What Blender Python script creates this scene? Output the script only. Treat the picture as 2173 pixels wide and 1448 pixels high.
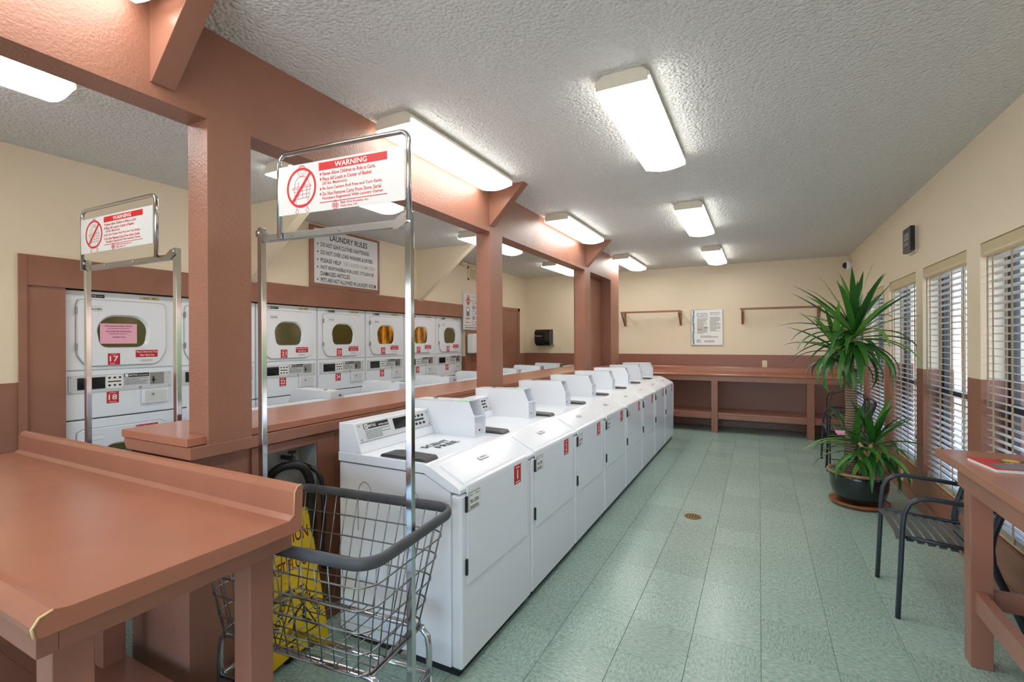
import bpy, bmesh, math, random
from math import sin, cos, pi, radians
from mathutils import Matrix, Vector
random.seed(7)
for o in list(bpy.data.objects): bpy.data.objects.remove(o)
scene = bpy.context.scene
C = scene.collection

# ---------------------------------------------------------------- camera, sky, sun, exposure
IMG_W, IMG_H, FPX = 2173, 1448, 1016.39
cam_data = bpy.data.cameras.new('camera'); cam = bpy.data.objects.new('camera', cam_data); C.objects.link(cam)
cam_data.sensor_width = 36.0; cam_data.lens = FPX * 36.0 / IMG_W
cam_data.shift_y = -1.5 / IMG_W
cam_data.clip_start = 0.02
cam.matrix_world = Matrix.Translation((0, 0, 1.4732)) @ Matrix.Rotation(0.4758655, 4, 'Z') @ Matrix.Rotation(pi/2, 4, 'X') @ Matrix.Rotation(-0.0046621, 4, 'Z')
scene.camera = cam

world = bpy.data.worlds.new('sky'); scene.world = world; world.use_nodes = True
wn = world.node_tree; bg = wn.nodes['Background']
sky = wn.nodes.new('ShaderNodeTexSky'); sky.sky_type = 'NISHITA'; sky.sun_disc = False
sky.sun_elevation = radians(48); sky.sun_rotation = radians(265); sky.air_density = 1.0; sky.dust_density = 1.5
wn.links.new(sky.outputs['Color'], bg.inputs['Color']); bg.inputs['Strength'].default_value = 0.8
sun_d = bpy.data.lights.new('sun', 'SUN'); sun_d.energy = 9; sun_d.angle = 0.01; sun_d.color = (1, .95, .87)
sun = bpy.data.objects.new('sun', sun_d); C.objects.link(sun)
sun.rotation_euler = Vector((0.62, 0.30, -0.85)).to_track_quat('-Z', 'Y').to_euler()
sun.location = (-6, -3, 9)
LAMP = 6.2                      # radiance of the fluorescent diffusers
scene.view_settings.view_transform = 'Standard'
scene.view_settings.look = 'None'
scene.view_settings.exposure = 0.86
scene.view_settings.gamma = 1.0
scene.view_settings.use_curve_mapping = False

# ---------------------------------------------------------------- materials
def lin(c):
    return tuple(((v/255)/12.92 if v/255 <= .04045 else ((v/255+.055)/1.055)**2.4) for v in c) + (1,)
class NT:
    def __init__(s, name):
        s.m = bpy.data.materials.new(name); s.m.use_nodes = True; s.t = s.m.node_tree; s.b = s.t.nodes['Principled BSDF']
        s.out = s.t.nodes['Material Output']
    def n(s, t, **kw):
        x = s.t.nodes.new(t)
        for k, v in kw.items(): setattr(x, k, v)
        return x
    def l(s, a, b): s.t.links.new(a, b)
    def coord(s, scale=(1, 1, 1), kind='Object'):
        tc = s.n('ShaderNodeTexCoord'); mp = s.n('ShaderNodeMapping'); mp.inputs['Scale'].default_value = scale
        s.l(tc.outputs[kind], mp.inputs['Vector']); return mp.outputs['Vector']
    def noise(s, vec, scale, detail=3, rough=.5):
        x = s.n('ShaderNodeTexNoise'); x.inputs['Scale'].default_value = scale; x.inputs['Detail'].default_value = detail
        x.inputs['Roughness'].default_value = rough; s.l(vec, x.inputs['Vector']); return x.outputs['Fac']
    def ramp(s, fac, stops, interp='LINEAR'):
        r = s.n('ShaderNodeValToRGB'); r.color_ramp.interpolation = interp; e = r.color_ramp.elements
        while len(e) < len(stops): e.new(.5)
        for i, (p, c) in enumerate(stops): e[i].position = p; e[i].color = c
        s.l(fac, r.inputs['Fac']); return r.outputs['Color']
    def bump(s, h, strength, dist):
        b = s.n('ShaderNodeBump'); b.inputs['Strength'].default_value = strength; b.inputs['Distance'].default_value = dist
        s.l(h, b.inputs['Height']); s.l(b.outputs['Normal'], s.b.inputs['Normal'])
def mat(name, col, rough=.5, metal=0, bump=None, var=None, spec=.5, coat=0):
    k = NT(name); b = k.b
    b.inputs['Base Color'].default_value = lin(col); b.inputs['Roughness'].default_value = rough
    b.inputs['Metallic'].default_value = metal; b.inputs['Specular IOR Level'].default_value = spec
    if coat: b.inputs['Coat Weight'].default_value = coat; b.inputs['Coat Roughness'].default_value = .1
    if var:                       # (scale, amount): slight mottling of the paint itself
        f = k.noise(k.coord(), var[0], 4)
        lo = [max(0, v*(1-var[1])) for v in col]; hi = [min(255, v*(1+var[1])) for v in col]
        k.l(k.ramp(f, [(.3, lin(lo)), (.7, lin(hi))]), b.inputs['Base Color'])
    if bump:                      # (scale, strength, distance)
        k.bump(k.noise(k.coord(), bump[0], 3, .55), bump[1], bump[2])
    return k.m
BROWN, CREAM = (149, 101, 81), (230, 214, 186)
M = {}
M['brown_tex'] = mat('brown_textured_paint', BROWN, .40, bump=(95, .55, .004), var=(3, .04))
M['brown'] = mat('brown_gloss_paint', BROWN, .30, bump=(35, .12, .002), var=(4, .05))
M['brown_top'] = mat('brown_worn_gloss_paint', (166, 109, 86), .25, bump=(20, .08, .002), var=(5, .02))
M['cream'] = mat('cream_paint', CREAM, .5, bump=(120, .3, .002))
M['white'] = mat('white_enamel', (233, 237, 243), .24, coat=.3)
M['white_plastic'] = mat('white_plastic', (232, 233, 232), .42)
M['grey_light'] = mat('light_grey_enamel', (214, 216, 217), .35)
M['panel_grey'] = mat('control_panel_film', (205, 208, 211), .38)
M['offwhite'] = mat('offwhite_plastic', (224, 216, 196), .45)
M['ivory'] = mat('ivory_plastic', (226, 213, 170), .4)
M['black'] = mat('black_plastic', (26, 26, 28), .35)
M['blackgloss'] = mat('black_gloss_display', (22, 24, 27), .08)
M['lid'] = mat('dark_grey_lid', (62, 62, 64), .4)
M['red'] = mat('red_print', (196, 30, 44), .4)
M['signred'] = mat('red_sign_ink', (205, 32, 36), .45)
M['paper'] = mat('white_label_film', (238, 238, 234), .4)
M['board'] = mat('white_sign_board', (222, 223, 221), .3)
M['pink'] = mat('pink_paper', (240, 176, 196), .7)
M['green_tag'] = mat('green_sticker', (160, 214, 158), .5)
M['seam'] = mat('grey_door_gasket', (168, 171, 174), .5)
M['ink'] = mat('black_ink', (24, 24, 26), .5)
M['greyink'] = mat('grey_ink', (120, 122, 126), .5)
M['fadeink'] = mat('faded_grey_ink', (186, 184, 176), .5)
M['chrome'] = mat('chrome', (205, 207, 210), .12, metal=1)
M['wire'] = mat('dull_zinc_wire', (138, 138, 136), .28, metal=1)
M['steel'] = mat('brushed_steel', (170, 170, 168), .3, metal=1)
M['brass'] = mat('brass', (150, 112, 62), .35, metal=1, bump=(260, .8, .002))
M['galv'] = mat('galvanised_sheet', (184, 190, 190), .42, metal=.25, var=(6, .1))
M['rubber'] = mat('grey_rubber', (74, 76, 80), .5, var=(9, .12))
M['blackrub'] = mat('black_rubber', (22, 22, 23), .5)
M['yellow'] = mat('yellow_plastic', (236, 196, 18), .4)
M['darkred'] = mat('dark_red_print', (120, 22, 24), .5)
M['teal'] = mat('teal_ink', (46, 120, 130), .5)
M['blueink'] = mat('blue_ink', (30, 62, 130), .5)
M['purple'] = mat('purple_plastic', (92, 62, 150), .4)
M['lilac'] = mat('lilac_print', (176, 164, 212), .4)
M['graymetal'] = mat('slate_powder_coat', (46, 52, 62), .38, metal=.1)
M['slatseat'] = mat('grey_seat_slat', (84, 86, 84), .45)
M['bronze'] = mat('dark_bronze_aluminium', (34, 32, 32), .4)
M['valance'] = mat('beige_valance', (206, 190, 150), .45)
M['slat'] = mat('grey_beige_blind_slat', (206, 198, 188), .4)
M['tape'] = mat('beige_ladder_tape', (176, 158, 132), .8)
M['pot'] = mat('dark_green_glaze', (20, 30, 28), .1, coat=.6)
M['potrim'] = mat('tan_glazed_rim', (150, 118, 82), .35)
M['saucer'] = mat('brown_glazed_clay', (142, 88, 50), .3, var=(14, .2))
M['soil'] = mat('dark_soil', (48, 36, 28), .9, bump=(60, 1, .01))
M['stub'] = mat('dry_leaf_base', (204, 172, 110), .8, bump=(50, .8, .01))
M['kick'] = mat('dark_plinth', (28, 30, 34), .5)
M['soffit'] = mat('roof_felt', (110, 110, 110), .8)
M['concrete'] = mat('pale_concrete', (196, 192, 186), .8, var=(3, .08))
M['brickout'] = mat('pinkish_brick_render', (176, 140, 126), .8, var=(8, .1))
M['hedge'] = mat('outdoor_leaves', (70, 96, 52), .7, bump=(14, 1, .1), var=(9, .3))
M['orangecloth'] = mat('orange_print', (226, 120, 40), .6)

def two_tone(name, dado):
    k = NT(name); tc = k.n('ShaderNodeTexCoord'); sp = k.n('ShaderNodeSeparateXYZ'); k.l(tc.outputs['Object'], sp.inputs[0])
    nz = k.noise(k.coord(), 6, 3); ad = k.n('ShaderNodeMath', operation='MULTIPLY_ADD'); k.l(nz, ad.inputs[0]); ad.inputs[1].default_value = .006; k.l(sp.outputs['Z'], ad.inputs[2])
    gt = k.n('ShaderNodeMath', operation='GREATER_THAN'); k.l(ad.outputs[0], gt.inputs[0]); gt.inputs[1].default_value = dado+.003
    mx = k.n('ShaderNodeMix', data_type='RGBA'); k.l(gt.outputs[0], mx.inputs['Factor'])
    mx.inputs['A'].default_value = lin(BROWN); mx.inputs['B'].default_value = lin(CREAM)
    k.l(mx.outputs['Result'], k.b.inputs['Base Color']); k.b.inputs['Roughness'].default_value = .42
    k.bump(k.noise(k.coord(), 110, 3, .55), .35, .003); return k.m
M['wall'] = two_tone('two_tone_wall_paint', 1.215)
def wainscot():
    k = NT('brown_beadboard_paint'); k.b.inputs['Base Color'].default_value = lin((145, 98, 83)); k.b.inputs['Roughness'].default_value = .38
    w = k.n('ShaderNodeTexWave', wave_type='BANDS', bands_direction='X', wave_profile='SAW'); w.inputs['Scale'].default_value = 6.2
    k.l(k.coord(), w.inputs['Vector']); k.bump(w.outputs['Fac'], .5, .004); return k.m
M['bead'] = wainscot()
def popcorn():
    k = NT('popcorn_ceiling'); k.b.inputs['Base Color'].default_value = lin((232, 231, 226)); k.b.inputs['Roughness'].default_value = .55
    v = k.n('ShaderNodeTexVoronoi'); v.inputs['Scale'].default_value = 62; k.l(k.coord(), v.inputs['Vector'])
    nz = k.noise(k.coord(), 48, 5, .6); m = k.n('ShaderNodeMath', operation='MULTIPLY_ADD'); k.l(v.outputs['Distance'], m.inputs[0]); m.inputs[1].default_value = -.6; k.l(nz, m.inputs[2])
    k.bump(m.outputs[0], 1.0, .02); return k.m
M['ceiling'] = popcorn()
def tile():
    k = NT('green_streaked_vinyl_tile')
    vec = k.coord((1, 3.0, 1)); oi = k.n('ShaderNodeObjectInfo'); av = k.n('ShaderNodeVectorMath', operation='ADD')
    sc = k.n('ShaderNodeVectorMath', operation='SCALE'); cb = k.n('ShaderNodeCombineXYZ'); k.l(oi.outputs['Random'], cb.inputs[0]); k.l(oi.outputs['Random'], cb.inputs[1])
    k.l(cb.outputs[0], sc.inputs[0]); sc.inputs['Scale'].default_value = 37; k.l(vec, av.inputs[0]); k.l(sc.outputs[0], av.inputs[1])
    f = k.noise(av.outputs[0], 36, 5, .68)
    col = k.ramp(f, [(.25, lin((102, 134, 124))), (.42, lin((140, 167, 155))), (.52, lin((158, 181, 169))), (.62, lin((176, 194, 180))), (.76, lin((208, 215, 198)))])
    hs = k.n('ShaderNodeHueSaturation'); mr = k.n('ShaderNodeMapRange'); k.l(oi.outputs['Random'], mr.inputs[0]); mr.inputs[3].default_value = .93; mr.inputs[4].default_value = 1.05
    k.l(mr.outputs[0], hs.inputs['Value']); k.l(col, hs.inputs['Color']); k.l(hs.outputs[0], k.b.inputs['Base Color'])
    k.b.inputs['Roughness'].default_value = .27; k.bump(k.noise(k.coord(), 9, 3), .1, .002); return k.m
M['tile'] = tile()
def leafm():
    k = NT('yucca_leaf'); oi = k.n('ShaderNodeObjectInfo')
    k.l(k.ramp(oi.outputs['Random'], [(0, lin((38, 86, 34))), (.55, lin((62, 122, 44))), (1, lin((112, 160, 66)))]), k.b.inputs['Base Color'])
    k.b.inputs['Roughness'].default_value = .36; return k.m
M['leaf'] = leafm()
def trunkm():
    k = NT('ringed_trunk_bark'); w = k.n('ShaderNodeTexWave', wave_type='BANDS', bands_direction='Z'); w.inputs['Scale'].default_value = 14; w.inputs['Distortion'].default_value = 3
    w.inputs['Detail'].default_value = 3; k.l(k.coord(), w.inputs['Vector'])
    k.l(k.ramp(w.outputs['Fac'], [(.1, lin((92, 74, 60))), (.8, lin((150, 128, 106)))]), k.b.inputs['Base Color']); k.b.inputs['Roughness'].default_value = .85
    k.bump(w.outputs['Fac'], .8, .008); return k.m
M['trunk'] = trunkm()
def glassm(name, tint, refl):
    k = NT(name); tr = k.n('ShaderNodeBsdfTransparent'); tr.inputs[0].default_value = tint; gl = k.n('ShaderNodeBsdfGlossy'); gl.inputs['Roughness'].default_value = .03
    mx = k.n('ShaderNodeMixShader'); lw = k.n('ShaderNodeLayerWeight'); pw = k.n('ShaderNodeMath', operation='POWER'); k.l(lw.outputs['Facing'], pw.inputs[0]); pw.inputs[1].default_value = 5
    fr = k.n('ShaderNodeMath', operation='MULTIPLY_ADD'); k.l(pw.outputs[0], fr.inputs[0]); fr.inputs[1].default_value = refl; fr.inputs[2].default_value = .03
    k.l(fr.outputs[0], mx.inputs[0]); k.l(tr.outputs[0], mx.inputs[1]); k.l(gl.outputs[0], mx.inputs[2]); k.l(mx.outputs[0], k.out.inputs[0]); return k.m
M['glass'] = glassm('window_glass', (.95, .97, .98, 1), .5)
M['doorglass'] = mat('olive_dryer_glass', (84, 76, 36), .08)
def tumbling():  # opaque dryer glass with dark and orange noise streaks in its base colour
    k = NT('olive_dryer_glass_orange_streaks'); w = k.n('ShaderNodeTexNoise'); w.inputs['Scale'].default_value = 5; w.inputs['Detail'].default_value = 2; k.l(k.coord((1, 2.2, .8)), w.inputs['Vector'])
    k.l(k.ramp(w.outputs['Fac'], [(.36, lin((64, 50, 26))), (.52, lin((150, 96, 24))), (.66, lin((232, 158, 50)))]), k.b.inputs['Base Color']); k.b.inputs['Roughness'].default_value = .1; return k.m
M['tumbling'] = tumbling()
def emis(name, col, s):
    k = NT(name); e = k.n('ShaderNodeEmission'); e.inputs[0].default_value = col; e.inputs[1].default_value = s; k.l(e.outputs[0], k.out.inputs[0]); return k.m
M['lamp'] = emis('lit_diffuser', (1, .982, .945, 1), LAMP)

# ---------------------------------------------------------------- mesh helpers
class MB:
    def __init__(s): s.v = []; s.f = []; s.smooth = set()
    def add(s, vs, fs, smooth=False):
        b = len(s.v); s.v += [tuple(v) for v in vs]
        for f in fs:
            if smooth: s.smooth.add(len(s.f))
            s.f.append(tuple(b+i for i in f))
        return s
    def box(s, x0, x1, y0, y1, z0, z1):
        return s.add([(x0,y0,z0),(x1,y0,z0),(x1,y1,z0),(x0,y1,z0),(x0,y0,z1),(x1,y0,z1),(x1,y1,z1),(x0,y1,z1)],
                     [(0,3,2,1),(4,5,6,7),(0,1,5,4),(1,2,6,5),(2,3,7,6),(3,0,4,7)])
    def prism(s, pts, a0, a1, axis='y'):
        """polygon pts extruded along axis: 'y' -> pts are (x,z); 'x' -> (y,z); 'z' -> (x,y)"""
        n = len(pts)
        def P(p, a): return {'y': (p[0], a, p[1]), 'x': (a, p[0], p[1]), 'z': (p[0], p[1], a)}[axis]
        vs = [P(p, a0) for p in pts] + [P(p, a1) for p in pts]
        fs = [tuple(range(n)), tuple(range(2*n-1, n-1, -1))] + [(i, i+n, (i+1) % n+n, (i+1) % n) for i in range(n)]
        return s.add(vs, fs)
    def tube(s, pts, r, n=8, closed=False, caps=True, flat=None):
        """tube along pts; r a number or list; flat=(a,b) gives an elliptic section"""
        pts = [Vector(p) for p in pts]; m = len(pts); vs = []; ref = None
        for i, p in enumerate(pts):
            if closed: t = (pts[(i+1) % m]-pts[i-1])
            else: t = pts[min(i+1, m-1)]-pts[max(i-1, 0)]
            t.normalize()
            if ref is None:
                ref = Vector((0, 0, 1)) if abs(t.z) < .9 else Vector((1, 0, 0))
            a = ref-t*ref.dot(t)
            if a.length < 1e-6: a = Vector((0, 1, 0))-t*t.y
            a.normalize(); ref = a; b = t.cross(a); R = r[i] if isinstance(r, (list, tuple)) else r
            ra, rb = (R*flat[0], R*flat[1]) if flat else (R, R)
            vs += [p+a*cos(2*pi*k/n)*ra+b*sin(2*pi*k/n)*rb for k in range(n)]
        fs = []
        for i in range(m if closed else m-1):
            j = (i+1) % m
            fs += [(i*n+k, i*n+(k+1) % n, j*n+(k+1) % n, j*n+k) for k in range(n)]
        s.add(vs, fs, n > 4)
        if caps and not closed:
            b = len(s.v)-m*n; s.f.append(tuple(b+k for k in range(n-1, -1, -1))); s.f.append(tuple(b+(m-1)*n+k for k in range(n)))
        return s
    def lathe(s, prof, n=32, c=(0, 0), sx=1, sy=1):
        vs = [(c[0]+r*sx*cos(2*pi*k/n), c[1]+r*sy*sin(2*pi*k/n), z) for r, z in prof for k in range(n)]
        fs = [(i*n+k, i*n+(k+1) % n, (i+1)*n+(k+1) % n, (i+1)*n+k) for i in range(len(prof)-1) for k in range(n)]
        s.add(vs, fs, True); b = len(s.v)-len(prof)*n
        if prof[0][0] > 1e-5: s.f.append(tuple(b+k for k in range(n-1, -1, -1)))
        if prof[-1][0] > 1e-5: s.f.append(tuple(b+(len(prof)-1)*n+k for k in range(n)))
        return s
    def mesh(s, name, bevel=0, seg=2, xf=None):
        me = bpy.data.meshes.new(name); vs = s.v if xf is None else [tuple(xf @ Vector(v)) for v in s.v]
        me.from_pydata(vs, [], s.f); me.validate()
        bm = bmesh.new(); bm.from_mesh(me)
        if not s.smooth: bmesh.ops.recalc_face_normals(bm, faces=bm.faces)
        if bevel:
            es = [e for e in bm.edges if len(e.link_faces) == 2 and e.calc_face_angle(0) > .45]
            bmesh.ops.bevel(bm, geom=es, offset=bevel, segments=seg, affect='EDGES', profile=.5, clamp_overlap=True)
            if seg > 1:
                for f in bm.faces: f.smooth = True
        elif s.smooth:
            bm.faces.ensure_lookup_table()
            for i in s.smooth:
                if i < len(bm.faces): bm.faces[i].smooth = True
            bmesh.ops.recalc_face_normals(bm, faces=bm.faces)
        bm.to_mesh(me); bm.free()
        if bevel and seg > 1:
            best = [(-1, None)]*len(me.vertices)
            for p in me.polygons:
                for vi in p.vertices:
                    if p.area > best[vi][0]: best[vi] = (p.area, p.normal.copy())
            me.normals_split_custom_set_from_vertices([b[1] or (0, 0, 1) for b in best])
        return me
    def obj(s, name, m, parent=None, bevel=0, seg=2, loc=None, xf=None):
        return mk(name, s.mesh(name, bevel, seg, xf), m, parent, loc)
def mk(name, me, m, parent=None, loc=None, matrix=None):
    if m is not None and not me.materials: me.materials.append(M[m] if isinstance(m, str) else m)
    o = bpy.data.objects.new(name, me); C.objects.link(o)
    if parent: o.parent = parent
    if loc: o.location = loc
    if matrix is not None: o.matrix_local = matrix
    return o
def tag(o, label, cat, group=None, kind=None):
    o['label'] = label; o['category'] = cat
    if group: o['group'] = group
    if kind: o['kind'] = kind
    return o
def struct(o): o['kind'] = 'structure'; return o
def thing(name, label, cat, loc=(0, 0, 0), rz=0, group=None):
    o = bpy.data.objects.new(name, None); C.objects.link(o); o.empty_display_size = .1
    o.location = loc; o.rotation_euler = (0, 0, rz); return tag(o, label, cat, group)
KIDS = {}
def children(o): return [c for c in C.objects if c.parent == o]
def copy_tree(o, kids=None, parent=None):
    c = o.copy(); C.objects.link(c)
    if parent: c.parent = parent
    for ch in (kids or {}).get(o.name, []): copy_tree(ch, kids, c)
    return c
def kid_map(root):
    d = {}
    for ob in C.objects:
        if ob.parent: d.setdefault(ob.parent.name, []).append(ob)
    return d
def FR(o, u, v):
    u = Vector(u).normalized(); v = Vector(v).normalized(); n = u.cross(v)
    return Matrix(((u.x, v.x, n.x, o[0]), (u.y, v.y, n.y, o[1]), (u.z, v.z, n.z, o[2]), (0, 0, 0, 1)))
def FX(x, y=0, z=0): return FR((x, y, z), (0, 1, 0), (0, 0, 1))       # faces +x, reads along +y
def FYm(y, x=0, z=0): return FR((x, y, z), (1, 0, 0), (0, 0, 1))      # faces -y, reads along +x
PL = {}
def plate(parent, name, fr, u0, u1, v0, v1, m, t=.002, n0=0, bevel=0):
    return MB().box(u0, u1, v0, v1, n0, n0+t).obj(name, m, parent, bevel, xf=fr)
TX = {}
def text(parent, s, fr, u0, u1, v0, v1, m, n=.0006, name='lettering', cut=None):
    """lettering stretched to the rectangle u0..u1, v0..v1 of the plane fr"""
    key = s
    if key not in TX:
        cu = bpy.data.curves.new('lettering', 'FONT'); cu.body = s; cu.resolution_u = 2; cu.align_x = 'LEFT'; cu.offset = .016
        ob = bpy.data.objects.new('tmp', cu); C.objects.link(ob); bpy.context.view_layer.update()
        me = bpy.data.meshes.new_from_object(ob.evaluated_get(bpy.context.evaluated_depsgraph_get()))
        bpy.data.objects.remove(ob); bpy.data.curves.remove(cu)
        xs = [v.co.x for v in me.vertices]; ys = [v.co.y for v in me.vertices]
        TX[key] = ([tuple(v.co) for v in me.vertices], [tuple(p.vertices) for p in me.polygons], min(xs), max(xs), min(ys), max(ys)); bpy.data.meshes.remove(me)
    vs, fs, x0, x1, y0, y1 = TX[key]
    me = bpy.data.meshes.new(name)
    me.from_pydata([tuple(fr @ Vector((u0+(v[0]-x0)/(x1-x0)*(u1-u0), v0+(v[1]-y0)/(y1-y0)*(v1-v0), n))) for v in vs], [], fs)
    return mk(name, me, m, parent)
def strip(mb, pts, w, n=.0006):
    """flat line of print through 2-D pts"""
    for (ax, ay), (bx, by) in zip(pts[:-1], pts[1:]):
        d = Vector((bx-ax, by-ay)); L = d.length
        if L < 1e-7: continue
        d /= L; px, py = -d.y*w/2, d.x*w/2
        mb.add([(ax+px, ay+py, n), (ax-px, ay-py, n), (bx-px, by-py, n), (bx+px, by+py, n)], [(0, 1, 2, 3)])
    return mb
def fine_print(parent, fr, u0, u1, v0, v1, rows, m='greyink', name='fine_print', h=.5, seed=1):
    rnd = random.Random(seed); mb = MB(); dv = (v1-v0)/rows
    for r in range(rows):
        y = v1-(r+.5)*dv; x = u0; end = u1-(u1-u0)*rnd.choice([0, .05, .15, .4])
        while x < end:
            w = min(rnd.uniform(.03, .12)*(u1-u0), end-x); mb.box(x, x+w, y-dv*h/2, y+dv*h/2, 0, .0005); x += w+.012*(u1-u0)
    return mb.obj(name, m, parent, xf=fr)
def arc(cx, cy, r, a0, a1, n): return [(cx+r*cos(a0+(a1-a0)*i/n), cy+r*sin(a0+(a1-a0)*i/n)) for i in range(n+1)]
def rrect(x0, x1, y0, y1, r, n=4):
    p = []
    for cx, cy, a in ((x1-r, y1-r, 0), (x0+r, y1-r, pi/2), (x0+r, y0+r, pi), (x1-r, y0+r, 3*pi/2)): p += arc(cx, cy, r, a, a+pi/2, n)
    return p

# ---------------------------------------------------------------- the room
XR, YB, XL, ZC, YN = 1.225, 8.87, -4.25, 2.745, -2.4
TX0, TY0, TS = .0033, 2.2398, .3048
floor = struct(MB().box(XL-.8, XR+.2, YN-.1, YB+.1, -.12, -.004).obj('floor', 'kick'))
tile_mb = MB(); e = TS/2-.0007; b = .0012
tile_mb.add([(-e,-e,-.004),(e,-e,-.004),(e,e,-.004),(-e,e,-.004),(-e,-e,-b),(e,-e,-b),(e,e,-b),(-e,e,-b),(-e+b,-e+b,0),(e-b,-e+b,0),(e-b,e-b,0),(-e+b,e-b,0)],
            [(0,1,5,4),(1,2,6,5),(2,3,7,6),(3,0,4,7),(4,5,9,8),(5,6,10,9),(6,7,11,10),(7,4,8,11),(8,9,10,11)])
tile_me = tile_mb.mesh('floor_tile'); field = MB()
i_lo, i_hi = -15, 4
for i in range(i_lo, i_hi):
    for j in range(-15, 22):
        cx, cy = TX0+(i+.5)*TS, TY0+(j+.5)*TS
        if cx-TS/2 > XR or cx+TS/2 < XL or cy-TS/2 > YB: continue
        if cx > -1.25 and 1.1 < cy or (cx > -2.1 and .9 < cy < 2.0):
            mk('floor_tile', tile_me, 'tile', floor, (cx, cy, 0)).rotation_euler = (0, 0, pi/2*((i+j) % 2)+pi*random.choice([0, 1]))
        else:
            field.add([(v[0]+cx, v[1]+cy, v[2]) for v in tile_mb.v], tile_mb.f)
fo = field.obj('floor_tile_field', 'tile', floor); fo['kind'] = 'stuff'
struct(MB().box(XL-.8, XR+.2, YN-.2, YB+.2, ZC, ZC+.25).obj('ceiling', 'ceiling'))
struct(MB().box(XL-1.4, XR+.9, YN-.6, YB+.8, ZC+.25, ZC+.4).obj('trim_roof', 'soffit'))
struct(MB().box(XL-.8, XR+.2, YB, YB+.15, -.12, ZC).obj('wall_back', 'wall'))
NW = [(-3.5, -2.1), (-1.9, -.5), (-.3, 1.0)]
wn_ = MB().box(XL-.8, XR+.2, YN-.15, YN, 2.15, ZC).box(XL-.8, XR+.2, YN-.15, YN, -.12, .10)
ed = [XL-.8]+[v for w in NW for v in w]+[XR+.2]
for a, b_ in zip(ed[0::2], ed[1::2]): wn_.box(a, b_, YN-.15, YN, .10, 2.15)
struct(wn_.obj('wall_near', 'wall'))
WIN = [(1.84, 2.80), (3.02, 3.98), (4.20, 5.16), (5.36, 6.315), (6.55, 7.51), (7.73, 8.69)]
ZS, ZT = .31, 2.06
wr = MB().box(XR, XR+.2, YN, YB, ZT, ZC).box(XR, XR+.2, YN, YB, -.12, ZS)
edges = [YN]+[v for w in WIN for v in w]+[YB]
for a, b_ in zip(edges[0::2], edges[1::2]): wr.box(XR, XR+.2, a, b_, ZS, ZT)
struct(wr.obj('wall_right', 'wall'))
# left wall with the alcove that the dryers stand in
AY0, AY1 = 1.327, 6.60
wl = MB().box(XL-.15, XL, YN, AY0, -.12, ZC).box(XL-.15, XL, AY1, YB, -.12, ZC).box(XL-.15, XL, AY0, AY1, 1.855, ZC).box(XL-.9, XL-.8, AY0-.2, AY1+.2, -.12, 1.9)
wl.box(XL-.8, XL-.15, AY0-.15, AY0, -.12, 1.9).box(XL-.8, XL-.15, AY1, AY1+.15, -.12, 1.9).box(XL-.8, XL-.15, AY0, AY1, 1.855, 1.95)
struct(wl.obj('wall_left', 'wall'))
struct(MB().box(XL, XL+.014, AY0-.002, AY1-.10, 1.85, 2.05).obj('trim_dryer_header', 'brown'))
struct(MB().box(XL, XL+.018, 1.286, 1.327, 0, 2.05).obj('trim_dryer_casing', 'brown', bevel=.003))
struct(MB().box(XL-.045, XL-.005, AY0, 1.529, 0, 1.855).obj('trim_dryer_filler', 'brown'))
struct(MB().box(XL, XL+.012, 6.585, 7.02, 0, 1.66).box(XL, XL+.014, 6.76, 6.764, 0, 1.66).box(XL, XL+.014, 6.91, 6.914, 0, 1.66).obj('trim_panel', 'brown'))
struct(MB().box(-1.9, XR, YB-.014, YB, .1, 1.213).obj('trim_wainscot', 'bead'))
struct(MB().box(XL, -1.9, YB-.014, YB, .1, 1.208).obj('trim_wainscot_side', 'bead'))
struct(MB().box(XR-.014, XR, YN, YB, 0, .10).obj('baseboard_right', 'brown', bevel=.003))
struct(MB().box(XL, XR-.014, YB-.03, YB-.014, 0, .10).obj('baseboard_back', 'brown', bevel=.003))
struct(MB().box(XL, XL+.014, YN, 1.28, 0, .10).obj('baseboard_left', 'brown', bevel=.003))

# door in the left wall
d1 = struct(MB().box(XL, XL+.012, 7.62, 8.465, .01, 2.045).obj('door_1', 'brown'))
MB().box(XL, XL+.022, 8.465, 8.55, 0, 2.10).box(XL, XL+.022, 7.53, 7.62, 0, 2.10).box(XL, XL+.022, 7.53, 8.55, 2.045, 2.10).obj('door_frame', 'brown', d1, bevel=.003)
kb = MB().lathe([(.012, 0), (.012, .03), (.026, .045), (.028, .06), (.018, .075)], 12)
kb.obj('door_knob', 'steel', d1, xf=FR((XL+.012, 7.70, .95), (0, 1, 0), (0, 0, 1)))

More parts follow.
